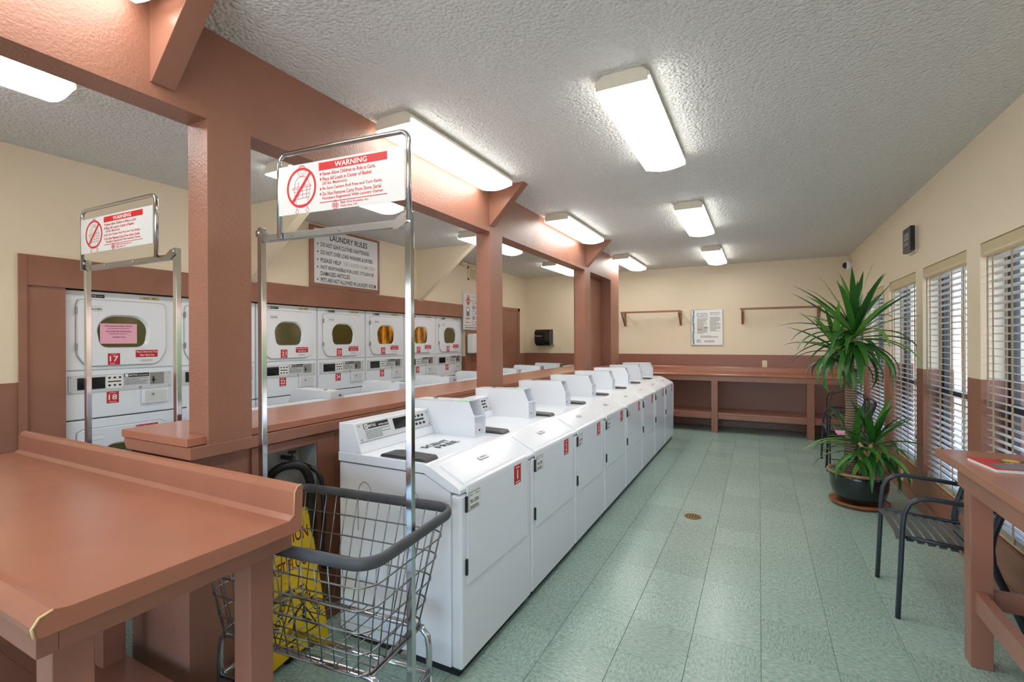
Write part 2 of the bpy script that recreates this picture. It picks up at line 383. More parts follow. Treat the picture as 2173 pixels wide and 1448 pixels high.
# windows
for k, (a, b_) in enumerate(WIN):
    x0, x1 = XR+.125, XR+.165
    w = struct(MB().box(x0, x1, a, a+.045, ZS, ZT).box(x0, x1, b_-.045, b_, ZS, ZT).box(x0, x1, a, b_, ZT-.045, ZT).box(x0, x1, a, b_, ZS, ZS+.05).obj('window_%d' % (k+1), 'bronze'))
    MB().box(x0-.018, x1-.01, a+.045, b_-.045, 1.02, 1.075).obj('meeting_rail', 'bronze', w, bevel=.003)
    MB().box(x0-.016, x0+.004, b_-.085, b_-.05, ZS+.05, 1.05).box(x0-.016, x0+.004, a+.05, a+.085, ZS+.05, 1.05).box(x0-.016, x0+.004, a+.05, b_-.05, ZS+.05, ZS+.09).obj('lower_sash', 'bronze', w)
    MB().box(x0+.012, x0+.016, a+.045, b_-.045, 1.07, ZT-.045).obj('pane', 'glass', w)
    MB().box(x0-.008, x0-.004, a+.06, b_-.06, ZS+.07, 1.03).obj('pane', 'glass', w)
    MB().box(x0+.002, x0+.009, a+(b_-a)/2-.008, a+(b_-a)/2+.008, ZS+.09, ZT-.05).obj('mullion', 'offwhite', w)
    MB().box(XR-.006, XR+.125, a, b_, ZS-.004, ZS+.004).obj('window_sill', 'brown', w)

for k, (a, b_) in enumerate(NW):
    y0, y1 = YN-.12, YN-.08
    w = struct(MB().box(a, a+.045, y0, y1, .10, 2.15).box(b_-.045, b_, y0, y1, .10, 2.15).box(a, b_, y0, y1, 2.105, 2.15).box(a, b_, y0, y1, .10, .15).obj('window_%d' % (k+7), 'bronze'))
    MB().box(a+.045, b_-.045, y0+.018, y0+.022, .15, 2.105).obj('pane', 'glass', w)

# ---------------------------------------------------------------- divider: half wall, cap, columns, beam, braces
BX0, BX1, ZB = -2.12, -1.985, 2.378
HY0, HY1 = 1.11, 7.572
hx0, hx1 = -2.465, -2.03
RY0, RY1, RZ0, RZ1, RD = 1.41, 1.73, .70, .952, .13
hw = MB().box(hx0, hx1-RD, HY0, HY1, -.004, 1.005).box(hx1-RD, hx1, HY0, RY0, -.004, 1.005).box(hx1-RD, hx1, RY1, HY1, -.004, 1.005)
hw.box(hx1-RD, hx1, RY0, RY1, -.004, RZ0).box(hx1-RD, hx1, RY0, RY1, RZ1, 1.005)
half = struct(hw.obj('wall_divider', 'brown_tex'))
MB().box(hx1, hx1+.012, RY0-.04, RY0, RZ0-.05, RZ1+.04).box(hx1, hx1+.012, RY1, RY1+.11, .3, RZ1+.04).box(hx1, hx1+.012, RY0, RY1, RZ1, RZ1+.04).obj('recess_casing', 'brown', half, bevel=.002)
MB().box(hx1-RD+.001, hx1-RD+.004, RY0, RY1, RZ0, RZ1).box(hx1-RD, hx1+.002, RY0, RY0+.003, RZ0, RZ1).box(hx1-RD, hx1+.002, RY1-.003, RY1, RZ0, RZ1).box(hx1-RD, hx1, RY0, RY1, RZ1-.003, RZ1).obj('valve_box', 'galv', half)
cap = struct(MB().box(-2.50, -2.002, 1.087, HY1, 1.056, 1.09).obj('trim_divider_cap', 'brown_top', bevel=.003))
MB().prism([(-2.47, 1.005), (-1.984, 1.005), (-1.984, 1.054), (-2.487, 1.054), (-2.49, 1.035)], 1.092, HY1).obj('cap_moulding', 'brown', cap, bevel=.002)
for k, (a, b_) in enumerate(((1.162, 1.349), (3.46, 3.675), (5.90, 6.13))):
    struct(MB().box(BX0, BX1, a, b_, 1.054, ZB).obj('trim_column_%d' % (k+1), 'brown_tex'))
struct(MB().box(-2.45, BX1, 7.11, HY1, 1.09, ZC).obj('trim_end_pier', 'brown_tex', bevel=.004))
struct(MB().box(-2.17, BX0-.02, 6.0, 7.2, 1.09, ZC).obj('trim_recess_panel', 'brown'))
struct(MB().box(BX0, BX1, YN, 7.11, ZB, ZC).obj('trim_beam', 'brown_tex'))
for k, y in enumerate((.957, 3.452, 5.962)):
    struct(MB().prism([(BX1-.01, 2.43), (BX1+.01, 2.43), (-1.665, ZC), (BX1-.01, ZC)], y, y+.082).obj('trim_brace_%d' % (k+1), 'brown', bevel=.003))
for k, y in enumerate((.43, 2.93, 5.435)):
    struct(MB().prism([(XL-.01, 2.03), (XL+.02, 2.03), (XL+.93, ZC), (XL-.01, ZC)], y-.09, y).obj('trim_wall_brace_%d' % (k+1), 'cream', bevel=.003))

# ---------------------------------------------------------------- ceiling lamps
def make_lamp():
    r = thing('ceiling_lamp', '', 'lamp')
    L = 1.22; prof = [(-.132, -.046), (-.132, -.064)]+[(-.132+.264*i/10, -.074-.022*sin(pi*i/10)) for i in range(11)]+[(.132, -.064), (.132, -.046)]
    mb = MB(); n = len(prof)
    mb.add([(p[0], y, p[1]) for y in (.012, L-.012) for p in prof], [(i, i+1, n+i+1, n+i) for i in range(n-1)], True)
    mb.obj('diffuser', 'lamp', r)
    MB().prism([(-.10, 0), (.10, 0), (.131, -.03), (.131, -.047), (-.131, -.047), (-.131, -.03)], .01, L-.01).obj('housing', 'offwhite', r)
    for y0, y1 in ((0, .014), (L-.014, L)):
        MB().prism([(-.09, 0), (.09, 0), (.125, -.03), (.125, -.07), (-.125, -.07), (-.125, -.03)], y0, y1).obj('end_cap', 'offwhite', r, bevel=.003)
    return r
LAMPS = [(-.575, 2.25, 'large ceiling lamp nearest in the aisle, above the first washers'), (-.575, 4.66, 'middle ceiling lamp of the aisle row'), (-.575, 7.03, 'farthest ceiling lamp of the aisle row, by the back wall'),
         (-1.82, -.31, 'ceiling lamp at the very top left, only its tip showing beside a brown brace'), (-1.82, 2.08, 'long ceiling lamp against the brown beam behind the near warning sign'), (-1.80, 4.47, 'ceiling lamp against the beam between the second and third columns'), (-1.83, 7.08, 'ceiling lamp past the end of the beam near the back wall'),
         (-3.0, -.14, 'ceiling lamp at the left edge, over the dryer aisle'), (-3.02, 2.24, 'ceiling lamp of the dryer aisle half hidden behind the near warning sign'), (-3.02, 4.72, 'ceiling lamp of the dryer aisle behind the second column'), (-3.02, 7.17, 'ceiling lamp of the dryer aisle nearest the paper towel dispenser'),
         (-.575, -.14, 'ceiling lamp of the aisle row just above and behind the viewer')]
lamp0 = make_lamp(); km = kid_map(lamp0)
for k, (x, y, lab) in enumerate(LAMPS):
    o = lamp0 if k == 0 else copy_tree(lamp0, km)
    o.location = (x, y, ZC); tag(o, lab, 'lamp', 'fluorescent ceiling lamps')

# ---------------------------------------------------------------- washers (front faces local +x, width along +y)
WW = .71
def ring(outer, inner_, x0, x1, mb):
    """plate between two loops of equal length in the yz plane, thickness x0..x1"""
    n = len(outer)
    vs = [(x1, p[0], p[1]) for p in outer]+[(x1, p[0], p[1]) for p in inner_]+[(x0, p[0], p[1]) for p in outer]+[(x0, p[0], p[1]) for p in inner_]
    fs = []
    for i in range(n):
        j = (i+1) % n; fs += [(i, j, n+j, n+i), (2*n+i, i+0, j, 2*n+j)[::-1], (n+i, n+j, 3*n+j, 3*n+i)]
    return mb.add(vs, fs)
def make_washer():
    r = thing('washing_machine', '', 'washer')
    MB().box(-.70, -.03, .02, WW-.02, 0, .045).obj('plinth', 'kick', r)
    MB().prism([(-.725, .04), (-.056, .04), (-.056, .806), (-.192, .870), (-.725, .870)], .002, WW-.002).obj('cabinet', 'white', r, bevel=.004)
    MB().box(-.056, 0, 0, WW, .04, .80).obj('front_panel', 'white', r, bevel=.014, seg=3)
    MB().prism([(-.727, .876), (-.195, .876), (-.058, .812), (-.002, .806), (0, .822), (-.012, .836), (-.165, .913), (-.20, .922), (-.727, .922)], -.0055, WW+.0055).obj('top', 'white', r, bevel=.004, seg=2)
    dr = MB().prism([(0, .40), (.007, .40), (.007, .812), (.002, .832), (-.018, .850), (-.142, .911), (-.150, .900), (-.02, .825), (0, .80)], .042, .65).obj('door', 'white', r, bevel=.004)
    sl = FR((-.09, .34, .8895), (0, 1, 0), (-.124, 0, .061))
    MB().prism(rrect(-.045, .045, -.013, .013, .008), 0, .0015, 'z').obj('open_label', 'grey_light', dr, xf=sl)
    text(dr, 'OPEN DOOR', sl, -.03, .02, -.005, .005, 'greyink', .0022)
    MB().prism([(-.007, .40), (.012, .40), (.012, .812), (.006, .812), (.006, .405), (-.007, .405)], .64, .652).obj('door_edge', 'grey_light', dr)
    for z in (.48, .755): MB().box(.0, .010, .030, .042, z-.035, z+.035).obj('hinge', 'black', r, bevel=.002)
    con = MB().prism([(-.727, .922), (-.575, .922), (-.592, .965), (-.628, 1.066), (-.727, 1.066)], .0, .592).obj('console', 'white', r, bevel=.003)
    cp = FR((-.6105, 0, 1.0165), (0, 1, 0), (-.036, 0, .101))
    pan = MB().box(.012, .582, -.05, .047, 0, .002).obj('control_panel', 'panel_grey', r, bevel=0, xf=cp)
    plate(pan, 'badge', cp, .055, .235, .012, .04, 'ink', .0006, .002)
    plate(pan, 'badge_emblem', cp, .060, .084, .015, .037, 'paper', .0004, .0026)
    strip(MB(), [(.064, .019), (.067, .033), (.071, .019), (.075, .033), (.079, .019)], .0025, .0032).obj('emblem_mark', 'ink', pan, xf=cp)
    text(pan, 'MAYTAG', cp, .088, .140, .019, .034, 'paper', .0028); text(pan, 'NEPTUNE', cp, .160, .195, .018, .026, 'paper', .0028); text(pan, 'WASHER', cp, .199, .232, .018, .026, 'paper', .0028)
    fine_print(pan, FR(cp @ Vector((0, 0, .002)), (0, 1, 0), (-.036, 0, .101)), .06, .25, -.04, .006, 6, seed=3)
    plate(pan, 'display', cp, .272, .395, -.022, .036, 'blackgloss', .002, .002)
    for q in range(6):
        u = .452+.034*(q % 3); v = .022 if q < 3 else -.022
        MB().lathe([(.009, .002), (.0085, .007), (.006, .008)], 12, (u, v), 1, .8).obj('button', 'black', pan, xf=cp)
    plate(pan, 'button_legend', cp, .448, .528, -.005, .005, 'ink', .0006, .002)
    for u, v in ((.026, .034), (.026, -.036), (.567, .034), (.567, -.036)): MB().lathe([(.005, .002), (.004, .005)], 8, (u, v)).obj('screw', 'steel', pan, xf=cp)
    plate(pan, 'panel_line', cp, .015, .58, -.049, -.047, 'greyink', .0006, .002)
    # coin meter case: two sides, top, back, shelf, inner plates
    y0, y1 = .594, .716; side = [(-.735, .922), (-.297, .922), (-.297, 1.032), (-.338, 1.124), (-.735, 1.118)]
    mc = MB().prism(side, y0, y0+.003).prism(side, y1-.003, y1).prism([(-.735, 1.115), (-.338, 1.121), (-.338, 1.124), (-.735, 1.118)], y0, y1)
    mc.box(-.735, -.732, y0, y1, .922, 1.117).box(-.40, -.299, y0, y1, 1.029, 1.032).box(-.40, -.397, y0, y1, 1.03, 1.12).box(-.325, -.322, y0, y1, .922, 1.03)
    mc = mc.obj('coin_meter_case', 'white', r)
    MB().lathe([(.006, 0), (.006, .003)], 10).obj('keyhole', 'black', mc, xf=FX(-.322, y1-.03, .945))
    MB().lathe([(.010, 0), (.009, .006), (.004, .007)], 10).obj('lock', 'steel', mc, xf=FR((-.735, y0+.04, 1.09), (0, -1, 0), (0, 0, 1)))
    MB().lathe([(.010, 0), (.009, .006), (.004, .007)], 10).obj('lock', 'steel', mc, xf=FR((-.735, y0+.085, 1.06), (0, -1, 0), (0, 0, 1)))
    MB().box(-.62, -.60, y0+.05, y0+.07, 1.118, 1.126).obj('top_latch', 'steel', mc)
    MB().prism([(-.47, .922), (-.19, .922), (-.205, .938), (-.40, .942), (-.455, .936)], .006, .106).obj('detergent_lid', 'lid', r, bevel=.006, seg=3)
    return r
washer0 = make_washer(); km = kid_map(washer0)
NTH = ['first', 'second', 'third', 'fourth', 'fifth', 'sixth', 'seventh', 'eighth']
for k in range(16):
    o = washer0 if k == 0 else copy_tree(washer0, km)
    if k < 8:
        n = k+1; o.location = (-1.145, 1.735+.7215*k+(.012 if k == 7 else 0), 0)
        tag(o, ('white front-loading washer tagged 1 with SCENT FREE lettering, nearest of its row' if n == 1 else 'white front-loading washer, %s in the aisle row, red tag %d on its door' % (NTH[k], n)), 'washer', 'numbered washers along the aisle')
        fx = FX(.0072)
        t = plate(o, 'number_tag', fx, .49, .568, .728, .826, 'red', .0008); t.location = (0, 0, -.012)
        text(t, str(n), fx, .529-(.006 if n == 1 else .014), .529+(.006 if n == 1 else .014), .752, .80, 'paper', .0012); fine_print(t, FX(.0085), .502, .556, .733, .742, 1, 'paper', seed=n); fine_print(t, FX(.0085), .510, .55, .808, .818, 1, 'paper', seed=n+3)
        s = plate(o, 'serial_tag', fx, .050, .145, .728, .808, 'ink', .0006); s.location = (0, 0, -.008)
        plate(s, 'serial_label', fx, .052, .143, .730, .806, 'paper', .0003, .0006)
        text(s, '%d-DBN' % (980+n), fx, .062, .133, .757, .776, 'ink', .0012); text(s, 'CIRC #', fx, .056, .085, .790, .800, 'ink', .0012); fine_print(s, FX(.0082), .06, .135, .733, .748, 2, 'ink', seed=n)
        text(s, 'INC', fx, .105, .138, .792, .799, 'ink', .0012)
        if k in (0, 1, 2): MB().box(-.40, -.345, .594, .655, 1.1225, 1.1245).obj('green_sticker', 'green_tag', o, xf=Matrix.Rotation(0, 4, 'Y'))
    else:
        q = k-8; o.location = (-3.395, 1.68+.7215*q+WW, 0); o.rotation_euler = (0, 0, pi)
        tag(o, '%s washer from the near end of the back row behind the half wall' % NTH[q], 'washer', 'washers facing the dryers')
tf = FR((0, 0, .9235), (0, 1, 0), (-1, 0, 0))
text(washer0, 'SCENT', tf, .235, .455, .365, .410, 'ink', name='top_lettering'); text(washer0, 'FREE', tf, .275, .455, .305, .350, 'ink', name='top_lettering')
for x in (-.555, -.27):
    MB().tube([(x+.045*cos(a), -.0005, .72+.07*sin(a)) for a in [pi*i/12 for i in range(13)]]+[(x-.045, -.0005, .55)], .0011, 5).obj('stamped_arch', 'greyink', washer0)

# ---------------------------------------------------------------- stacked dryers (front faces local +x)
def by_angle(poly, c, n=56):
    """resample a closed polygon at equal angles round c"""
    out = []
    for k in range(n):
        a = 2*pi*k/n; d = Vector((cos(a), sin(a))); best = None
        for p, q in zip(poly, poly[1:]+poly[:1]):
            p = Vector(p)-Vector(c); q = Vector(q)-Vector(c); e = q-p; den = d.x*e.y-d.y*e.x
            if abs(den) < 1e-12: continue
            t = (p.x*e.y-p.y*e.x)/den; s = (p.x*d.y-p.y*d.x)/den
            if t > 0 and -1e-6 <= s <= 1+1e-6 and (best is None or t > best): best = t
        out.append((c[0]+d.x*best, c[1]+d.y*best))
    return out
def make_dryer():
    r = thing('stacked_dryers', '', 'dryer'); W = .712
    MB().box(-.62, -.012, 0, W, .06, .912).obj('lower_cabinet', 'white', r, bevel=.006)
    MB().box(-.62, -.012, 0, W, .918, 1.842).obj('upper_cabinet', 'white', r, bevel=.006)
    MB().box(-.58, -.04, .02, W-.02, 0, .06).obj('plinth', 'kick', r)
    MB().box(-.013, 0, .006, W-.006, 1.272, 1.842).obj('upper_front', 'white', r, bevel=.008)
    MB().box(-.013, -.003, .006, W-.006, .922, 1.266).obj('lower_front_panel', 'white', r, bevel=.005)
    MB().box(-.013, 0, .006, W-.006, .066, .912).obj('lower_front', 'white', r, bevel=.008)
    for z0, nm in ((1.30, 'upper_door'), (.345, 'lower_door')):
        h = .482 if z0 > 1 else .50; zt = z0+h; cc = (.353, z0+.255)
        outl = arc(.068+.03, zt-.03, .03, pi, pi/2, 4)+arc(.640-.03, zt-.03, .03, pi/2, 0, 4)+[(.640, z0+.10), (.625, z0+.075), (.60, z0+.03), (.575, z0), (.13, z0), (.10, z0+.03), (.075, z0+.075), (.068, z0+.10)]
        w0, w1, v0, v1 = .181, .527, z0+.130, z0+.378
        inn = arc(w0+.12, v1-.12, .12, pi, pi/2, 7)+arc(w1-.12, v1-.12, .12, pi/2, 0, 7)+arc(w1-.07, v0+.06, .06, 0, -pi/2, 5)+arc(w0+.07, v0+.06, .06, -pi/2, -pi, 5)
        O, I = by_angle(outl, cc), by_angle(inn, cc)
        groove = MB().prism([((p[0]-cc[0])*1.022+cc[0], (p[1]-cc[1])*1.022+cc[1]) for p in O], -.006, .0005, 'x').obj('door_seam', 'seam', r)
        B = [((p[0]-cc[0])*.985+cc[0], (p[1]-cc[1])*.985+cc[1]) for p in O]
        n = len(O); I2 = [((p[0]-cc[0])*.90+cc[0]-.006, (p[1]-cc[1])*.92+cc[1]-.004) for p in I]
        mb = MB().add([(0, *p) for p in O]+[(.010, *p) for p in O]+[(.018, *p) for p in B]+[(.018, *p) for p in I]+[(-.0, *p) for p in I2],
                      [(L*n+i, L*n+(i+1) % n, (L+1)*n+(i+1) % n, (L+1)*n+i) for L in range(4) for i in range(n)])
        door = mb.obj(nm, 'white', r)
        MB().prism(I2, .0015, .004, 'x').obj('glass', 'doorglass', door)
        for z in (z0+.14, z0+.40): MB().box(.004, .022, .060, .070, z-.025, z+.025).obj('hinge', 'steel', door, bevel=.002)
        fl = FX(.0182)
        lz = z0+.055 if z0 > 1 else z0+.43
        lt = plate(r, 'lint_notice', fl, .425, .577, lz, lz+.056, 'red', .0008)
        text(lt, 'Please Clean Lint Trap', fl, .430, .572, lz+.033, lz+.049, 'paper', .0012); text(lt, 'After Each Use', fl, .452, .552, lz+.010, lz+.025, 'paper', .0012)
        ol = MB().prism(rrect(.455, .545, lz-.036, lz-.014, .01), 0, .001, 'z').obj('open_label', 'grey_light', r, xf=fl); fine_print(ol, FX(.0194), .467, .533, lz-.028, lz-.022, 1, seed=2)
        bd = plate(r, 'serial_label', fl, .128, .218, zt-.082, zt-.048, 'paper', .0008)
        for a in ((.128, .218, zt-.083, zt-.0815), (.128, .218, zt-.0485, zt-.047)): plate(bd, 'label_border', fl, *a, 'greyink', .0004, .0008)
    f0 = FX(.0005)
    bd = plate(r, 'badge', f0, .118, .235, 1.798, 1.822, 'ink', .001); plate(bd, 'badge_emblem', f0, .122, .140, 1.801, 1.819, 'paper', .0004, .001)
    text(bd, 'MAYTAG', f0, .144, .185, 1.805, 1.816, 'paper', .0016); fine_print(bd, FX(.0016), .19, .232, 1.808, 1.813, 1, 'paper', seed=5)
    st = plate(r, 'company_label', f0, .461, .600, 1.803, 1.830, 'ivory', .0008); text(st, 'MAC-GRAY', f0, .487, .527, 1.810, 1.823, 'ink', .0012)
    pf = FX(-.0025)
    pan = plate(r, 'control_panel', pf, .023, .682, 1.108, 1.236, 'panel_grey', .006, bevel=.002); q = FX(.0036)
    plate(pan, 'display', q, .072, .236, 1.132, 1.217, 'blackgloss', .001)
    MB().prism(rrect(.242, .347, 1.130, 1.228, .015), 0, .001, 'z').obj('button_plate', 'paper', pan, xf=q)
    for k in range(6): MB().lathe([(.008, .001), (.007, .005)], 10, (.262+.033*(k % 3), 1.208 if k < 3 else 1.152)).obj('button', 'black', pan, xf=q)
    plate(pan, 'button_legend', q, .252, .335, 1.175, 1.184, 'ink', .0004, .001)
    plate(pan, 'badge', q, .355, .523, 1.204, 1.232, 'ink', .0008); plate(pan, 'badge_emblem', q, .360, .382, 1.207, 1.229, 'paper', .0004, .0008); text(pan, 'MAYTAG', q, .388, .443, 1.212, 1.225, 'paper', .0013); text(pan, 'NEPTUNE DRYER', q, .450, .518, 1.212, 1.220, 'paper', .0013)
    fine_print(pan, FX(.0037), .357, .52, 1.145, 1.198, 6, seed=8)
    plate(pan, 'coin_slide', q, .531, .628, 1.139, 1.230, 'steel', .003); plate(pan, 'coin_slot', q, .548, .558, 1.15, 1.20, 'black', .001, .003); plate(pan, 'coin_lever', q, .542, .565, 1.168, 1.178, 'black', .006, .003)
    for y, z in ((.035, 1.225), (.035, 1.12), (.668, 1.225), (.668, 1.12)): MB().lathe([(.005, 0), (.004, .003)], 8, (y, z)).obj('screw', 'steel', pan, xf=q)
    MB().lathe([(.010, 0), (.009, .005)], 10, (.462, 1.122)).obj('panel_lock', 'steel', pan, xf=q)
    cb = MB().box(.0, .014, .470, .660, .990, 1.102).obj('coin_box', 'white', r, bevel=.004)
    MB().lathe([(.011, 0), (.010, .004)], 12, (.545, 1.06)).obj('coin_box_lock', 'steel', cb, xf=FX(.014))
    plate(cb, 'coin_box_face', FX(.0138), .49, .645, 1.00, 1.092, 'grey_light', .001)
    return r
dryer0 = make_dryer(); km = kid_map(dryer0)
for k in range(7):
    up = 17+2*k; o = dryer0 if k == 0 else copy_tree(dryer0, km); o.location = (-4.30, 1.533+.7205*k, 0)
    tag(o, 'white stacked dryers tagged %d and %d, %s' % (up, up+1, ['pink notice on the glass', 'mostly behind the near column', 'third from the left, seen between the cart poles', 'fourth from the left', 'fifth from the left, orange laundry inside', 'second to last, beside the cart pole', 'last before the payment box'][k]), 'dryer', 'stacked dryers along the left wall')
    for n, v in ((up, 1.305), (up+1, 1.018)):
        fr = FX(.0184) if n == up else FX(-.0026)
        t = plate(o, 'number_tag', fr, .247, .323, v, v+.085, 'red', .0008); text(t, str(n), fr, .258, .312, v+.024, v+.065, 'paper', .0012)
        g = FX(.0197) if n == up else FX(-.0013); fine_print(t, g, .262, .308, v+.006, v+.014, 1, 'paper', seed=n); fine_print(t, g, .265, .305, v+.073, v+.079, 1, 'paper', seed=n+1)
    fr = FX(.0190); text(o, ('%d-DBN' % (956+k)), fr, .135, .211, 1.714-.007, 1.727-.004, 'ink', name='serial_number')
    text(o, '%d' % (481+k), FX(.0005), .545, .580, 1.811, 1.823, 'ink', .0012, name='unit_number')
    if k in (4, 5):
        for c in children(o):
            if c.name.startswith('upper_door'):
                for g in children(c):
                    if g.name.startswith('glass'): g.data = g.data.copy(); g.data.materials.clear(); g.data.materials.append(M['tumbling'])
pk = FX(.0045); pn = plate(dryer0, 'pink_notice', pk, .205, .440, 1.462, 1.612, 'pink', .0008)
for s, v, w in (('FRAGRANCE FREE DRYER', 1.588, .17), ('NO SCENTED SOFTENERS', 1.548, .16), ('THANK YOU!', 1.505, .085)): text(pn, s, pk, .322-w/2, .322+w/2, v, v+.011, 'ink', .0012)
fine_print(pn, FX(.0055), .25, .39, 1.573, 1.579, 1, 'ink', seed=2); fine_print(pn, FX(.0055), .26, .38, 1.533, 1.539, 1, 'ink', seed=3)

# ---------------------------------------------------------------- foreground folding table (long axis x)
r = thing('folding_table', 'large brown painted folding table with raised backsplash in the left foreground', 'table', (-2.4, .76, 0))
ox, oy = -2.4, .76
def tb(mb, name, m, bevel=.002, seg=2): return mb.obj(name, m, r, bevel, seg, loc=(-ox, -oy, 0))
xr, xl, yf, yb = -1.332, -3.46, .425, 1.082
prof = [(yf+.01, .862), (yf, .872), (yf+.003, .893), (yf+.018, .907), (yf+.04, .903), (yf+.09, .9)]
tprof = [(yf+.012, .855), (yf, .862), (yf-.004, .882), (yf+.008, .900), (yf+.03, .907), (yf+.06, .901), (yb-.052, .900), (yb-.035, .912), (yb-.032, .985), (yb-.022, 1.002), (yb-.006, 1.006), (yb+.003, .998), (yb, .985), (yb-.004, .862), (yb-.02, .855)]
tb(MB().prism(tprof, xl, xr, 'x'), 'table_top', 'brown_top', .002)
tb(MB().box(xl+.03, xr-.028, yf+.012, yf+.05, .80, .858).box(xl+.03, xr-.028, yb-.058, yb-.02, .80, .858).box(xr-.066, xr-.028, yf+.05, yb-.058, .80, .858).box(xl+.03, xl+.068, yf+.05, yb-.058, .80, .858), 'apron', 'brown')
for x in (xl+.07, -2.4, xr-.147):
    for y in (yf+.05, yb-.14): tb(MB().box(x, x+.08, y, y+.08, 0, .80), 'leg', 'brown', .004)
M['worn'] = mat('worn_bare_edge', (226, 196, 140), .5)
tb(MB().tube([(xr+.0005, y, z) for y, z in tprof[1:5]], .0028, 6), 'worn_edge', 'worn', 0); tb(MB().tube([(xr+.0005, y, z) for y, z in tprof[7:11]], .0015, 6), 'worn_edge', 'worn', 0)
tb(MB().box(xl+.06, xr-.05, yf+.03, .80, .150, .178), 'lower_shelf', 'brown')
tb(MB().box(xl+.06, xr-.05, .80, yb-.05, .150, .176), 'lower_shelf', 'brown')

# ---------------------------------------------------------------- laundry carts
def basket_loop(z, n_c=5):
    t = (z-.335)/(.765-.335); hx, hy, rr = .352+.068*t, .188+.087*t, .05+.03*t
    return [(p[0]-.02*(1-t), p[1], z) for p in rrect(-hx, hx, -hy, hy, rr, n_c)]
def resample(loop, n):
    P = [Vector(p) for p in loop]; P.append(P[0]); d = [0]
    for a, b in zip(P[:-1], P[1:]): d.append(d[-1]+(b-a).length)
    out = []; j = 0
    for k in range(n):
        s = d[-1]*k/n
        while d[j+1] < s: j += 1
        fq = (s-d[j])/max(1e-9, d[j+1]-d[j]); out.append((P[j].lerp(P[j+1], fq), j, fq))
    return out
def make_cart():
    r = thing('laundry_cart', '', 'cart')
    w = MB()
    for z in (.42, .505, .59, .675): w.tube(basket_loop(z), .0034, 6, True)
    w.tube(basket_loop(.335), .004, 6, True)
    lt, lb = [Vector(p) for p in basket_loop(.76)], [Vector(p) for p in basket_loop(.337)]
    for a, j, fq in resample(lt, 44):
        b = lb[j].lerp(lb[(j+1) % len(lb)], fq); w.tube([a, b], .0024, 5)
    for k in range(1, 10):
        x = -.37+.70*k/10; w.tube([(x, -.185, .335), (x, .185, .335)], .0024, 5)
    for k in range(1, 6):
        y = -.185+.37*k/6; w.tube([(-.37, y, .332), (.33, y, .332)], .0024, 5)
    w.obj('wire_basket', 'wire', r)
    bl = basket_loop(.766, 7)
    MB().tube([(p[0]*1.015, p[1]*1.02, p[2]) for p in bl], .018, 10, True, flat=(1.25, .7)).obj('rim_bumper', 'rubber', r)
    for y in (-.155, .155):
        pts = [(-.40, y, .10), (-.40, y, .245), (-.392, y, .29), (-.37, y, .315), (-.34, y, .321), (.30, y, .321), (.34, y, .315), (.365, y, .29), (.372, y, .245), (.372, y, .10)]
        MB().tube(pts, .0125, 10).obj('frame_tube', 'chrome', r)
        MB().tube([(-.40, y, .145), (.372, y, .145)], .0105, 8).obj('lower_rail', 'chrome', r)
    for x in (-.40, .372): MB().tube([(x, -.155, .145), (x, .155, .145)], .0125, 10).obj('cross_rail', 'chrome', r)
    for x in (-.352, .328): MB().box(x-.018, x+.018, -.16, .16, .3255, .3305).obj('cross_plate', 'steel', r)
    for x in (-.40, .372):
        for y in (-.155, .155):
            c = MB().box(x-.022, x+.022, y-.018, y-.014, .04, .098).box(x-.022, x+.022, y+.014, y+.018, .04, .098).box(x-.022, x+.022, y-.018, y+.018, .094, .10)
            c = c.obj('caster', 'steel', r); MB().tube([(x+.012, y-.012, .0465), (x+.012, y+.012, .0465)], .0465, 18).obj('caster_wheel', 'blackrub', c)
            MB().tube([(x+.012, y-.0135, .0465), (x+.012, y+.0135, .0465)], .024, 12).obj('caster_hub', 'steel', c)
    for x, zt in ((-.345, 1.955), (.392, 1.95)):
        MB().box(x-.0125, x+.0125, -.0125, .0125, .10, zt).obj('upright_pole', 'chrome', r, bevel=.002)
        MB().box(min(x, x*.90), max(x, x*.90), -.012, .012, .30, .32).obj('pole_bracket', 'steel', r)
    MB().box(-.32, .365, -.014, .014, 1.893, 1.921).obj('hanging_bar', 'steel', r, bevel=.002)
    for s, pc in ((-1, .352), (1, .40)):
        MB().prism([(s*(pc+.01), 1.943), (s*(pc+.01), 1.918), (s*(pc-.05), 1.886), (s*(pc-.07), 1.886), (s*(pc-.06), 1.923), (s*(pc-.03), 1.943)], -.0165, -.0145).obj('corner_plate', 'steel', r)
        MB().lathe([(.008, 0), (.007, .004), (.003, .006)], 10).obj('bolt', 'chrome', r, xf=FYm(-.0166, s*(pc-.007), 1.930))
    for x in (-.16, .08): MB().lathe([(.006, 0), (.004, .004)], 8).obj('bolt', 'chrome', r, xf=FYm(-.0142, x, 1.907))
    # sign frame and sign
    x0, x1, zt = -.222, .404, 2.238
    fp = [(x0, -.02, 1.896), (x0, -.02, zt-.035)]+[(x0+.035-.035*cos(a), -.02, zt-.035+.035*sin(a)) for a in (pi/8, pi/4, 3*pi/8)]+[(x0+.035, -.02, zt), (x1-.035, -.02, zt)]+[(x1-.035+.035*sin(a), -.02, zt-.035+.035*cos(a)) for a in (pi/8, pi/4, 3*pi/8)]+[(x1, -.02, zt-.035), (x1, -.02, 1.91)]
    MB().tube(fp, .010, 8).obj('sign_frame', 'chrome', r)
    f = FYm(-.024); b0, b1, c0, c1 = x0+.005, x1-.012, 1.985, 2.183
    sg = plate(r, 'warning_sign', f, b0, b1, c0, c1, 'board', .004)
    g = FYm(-.0282); W = b1-b0; Hh = c1-c0
    U = lambda a: b0+a*W
    V = lambda a: c0+a*Hh
    plate(sg, 'red_band', g, U(.345), U(.875), V(.80), V(.955), 'signred', .0004)
    text(sg, 'WARNING', g, U(.475), U(.725), V(.825), V(.93), 'paper', .0008)
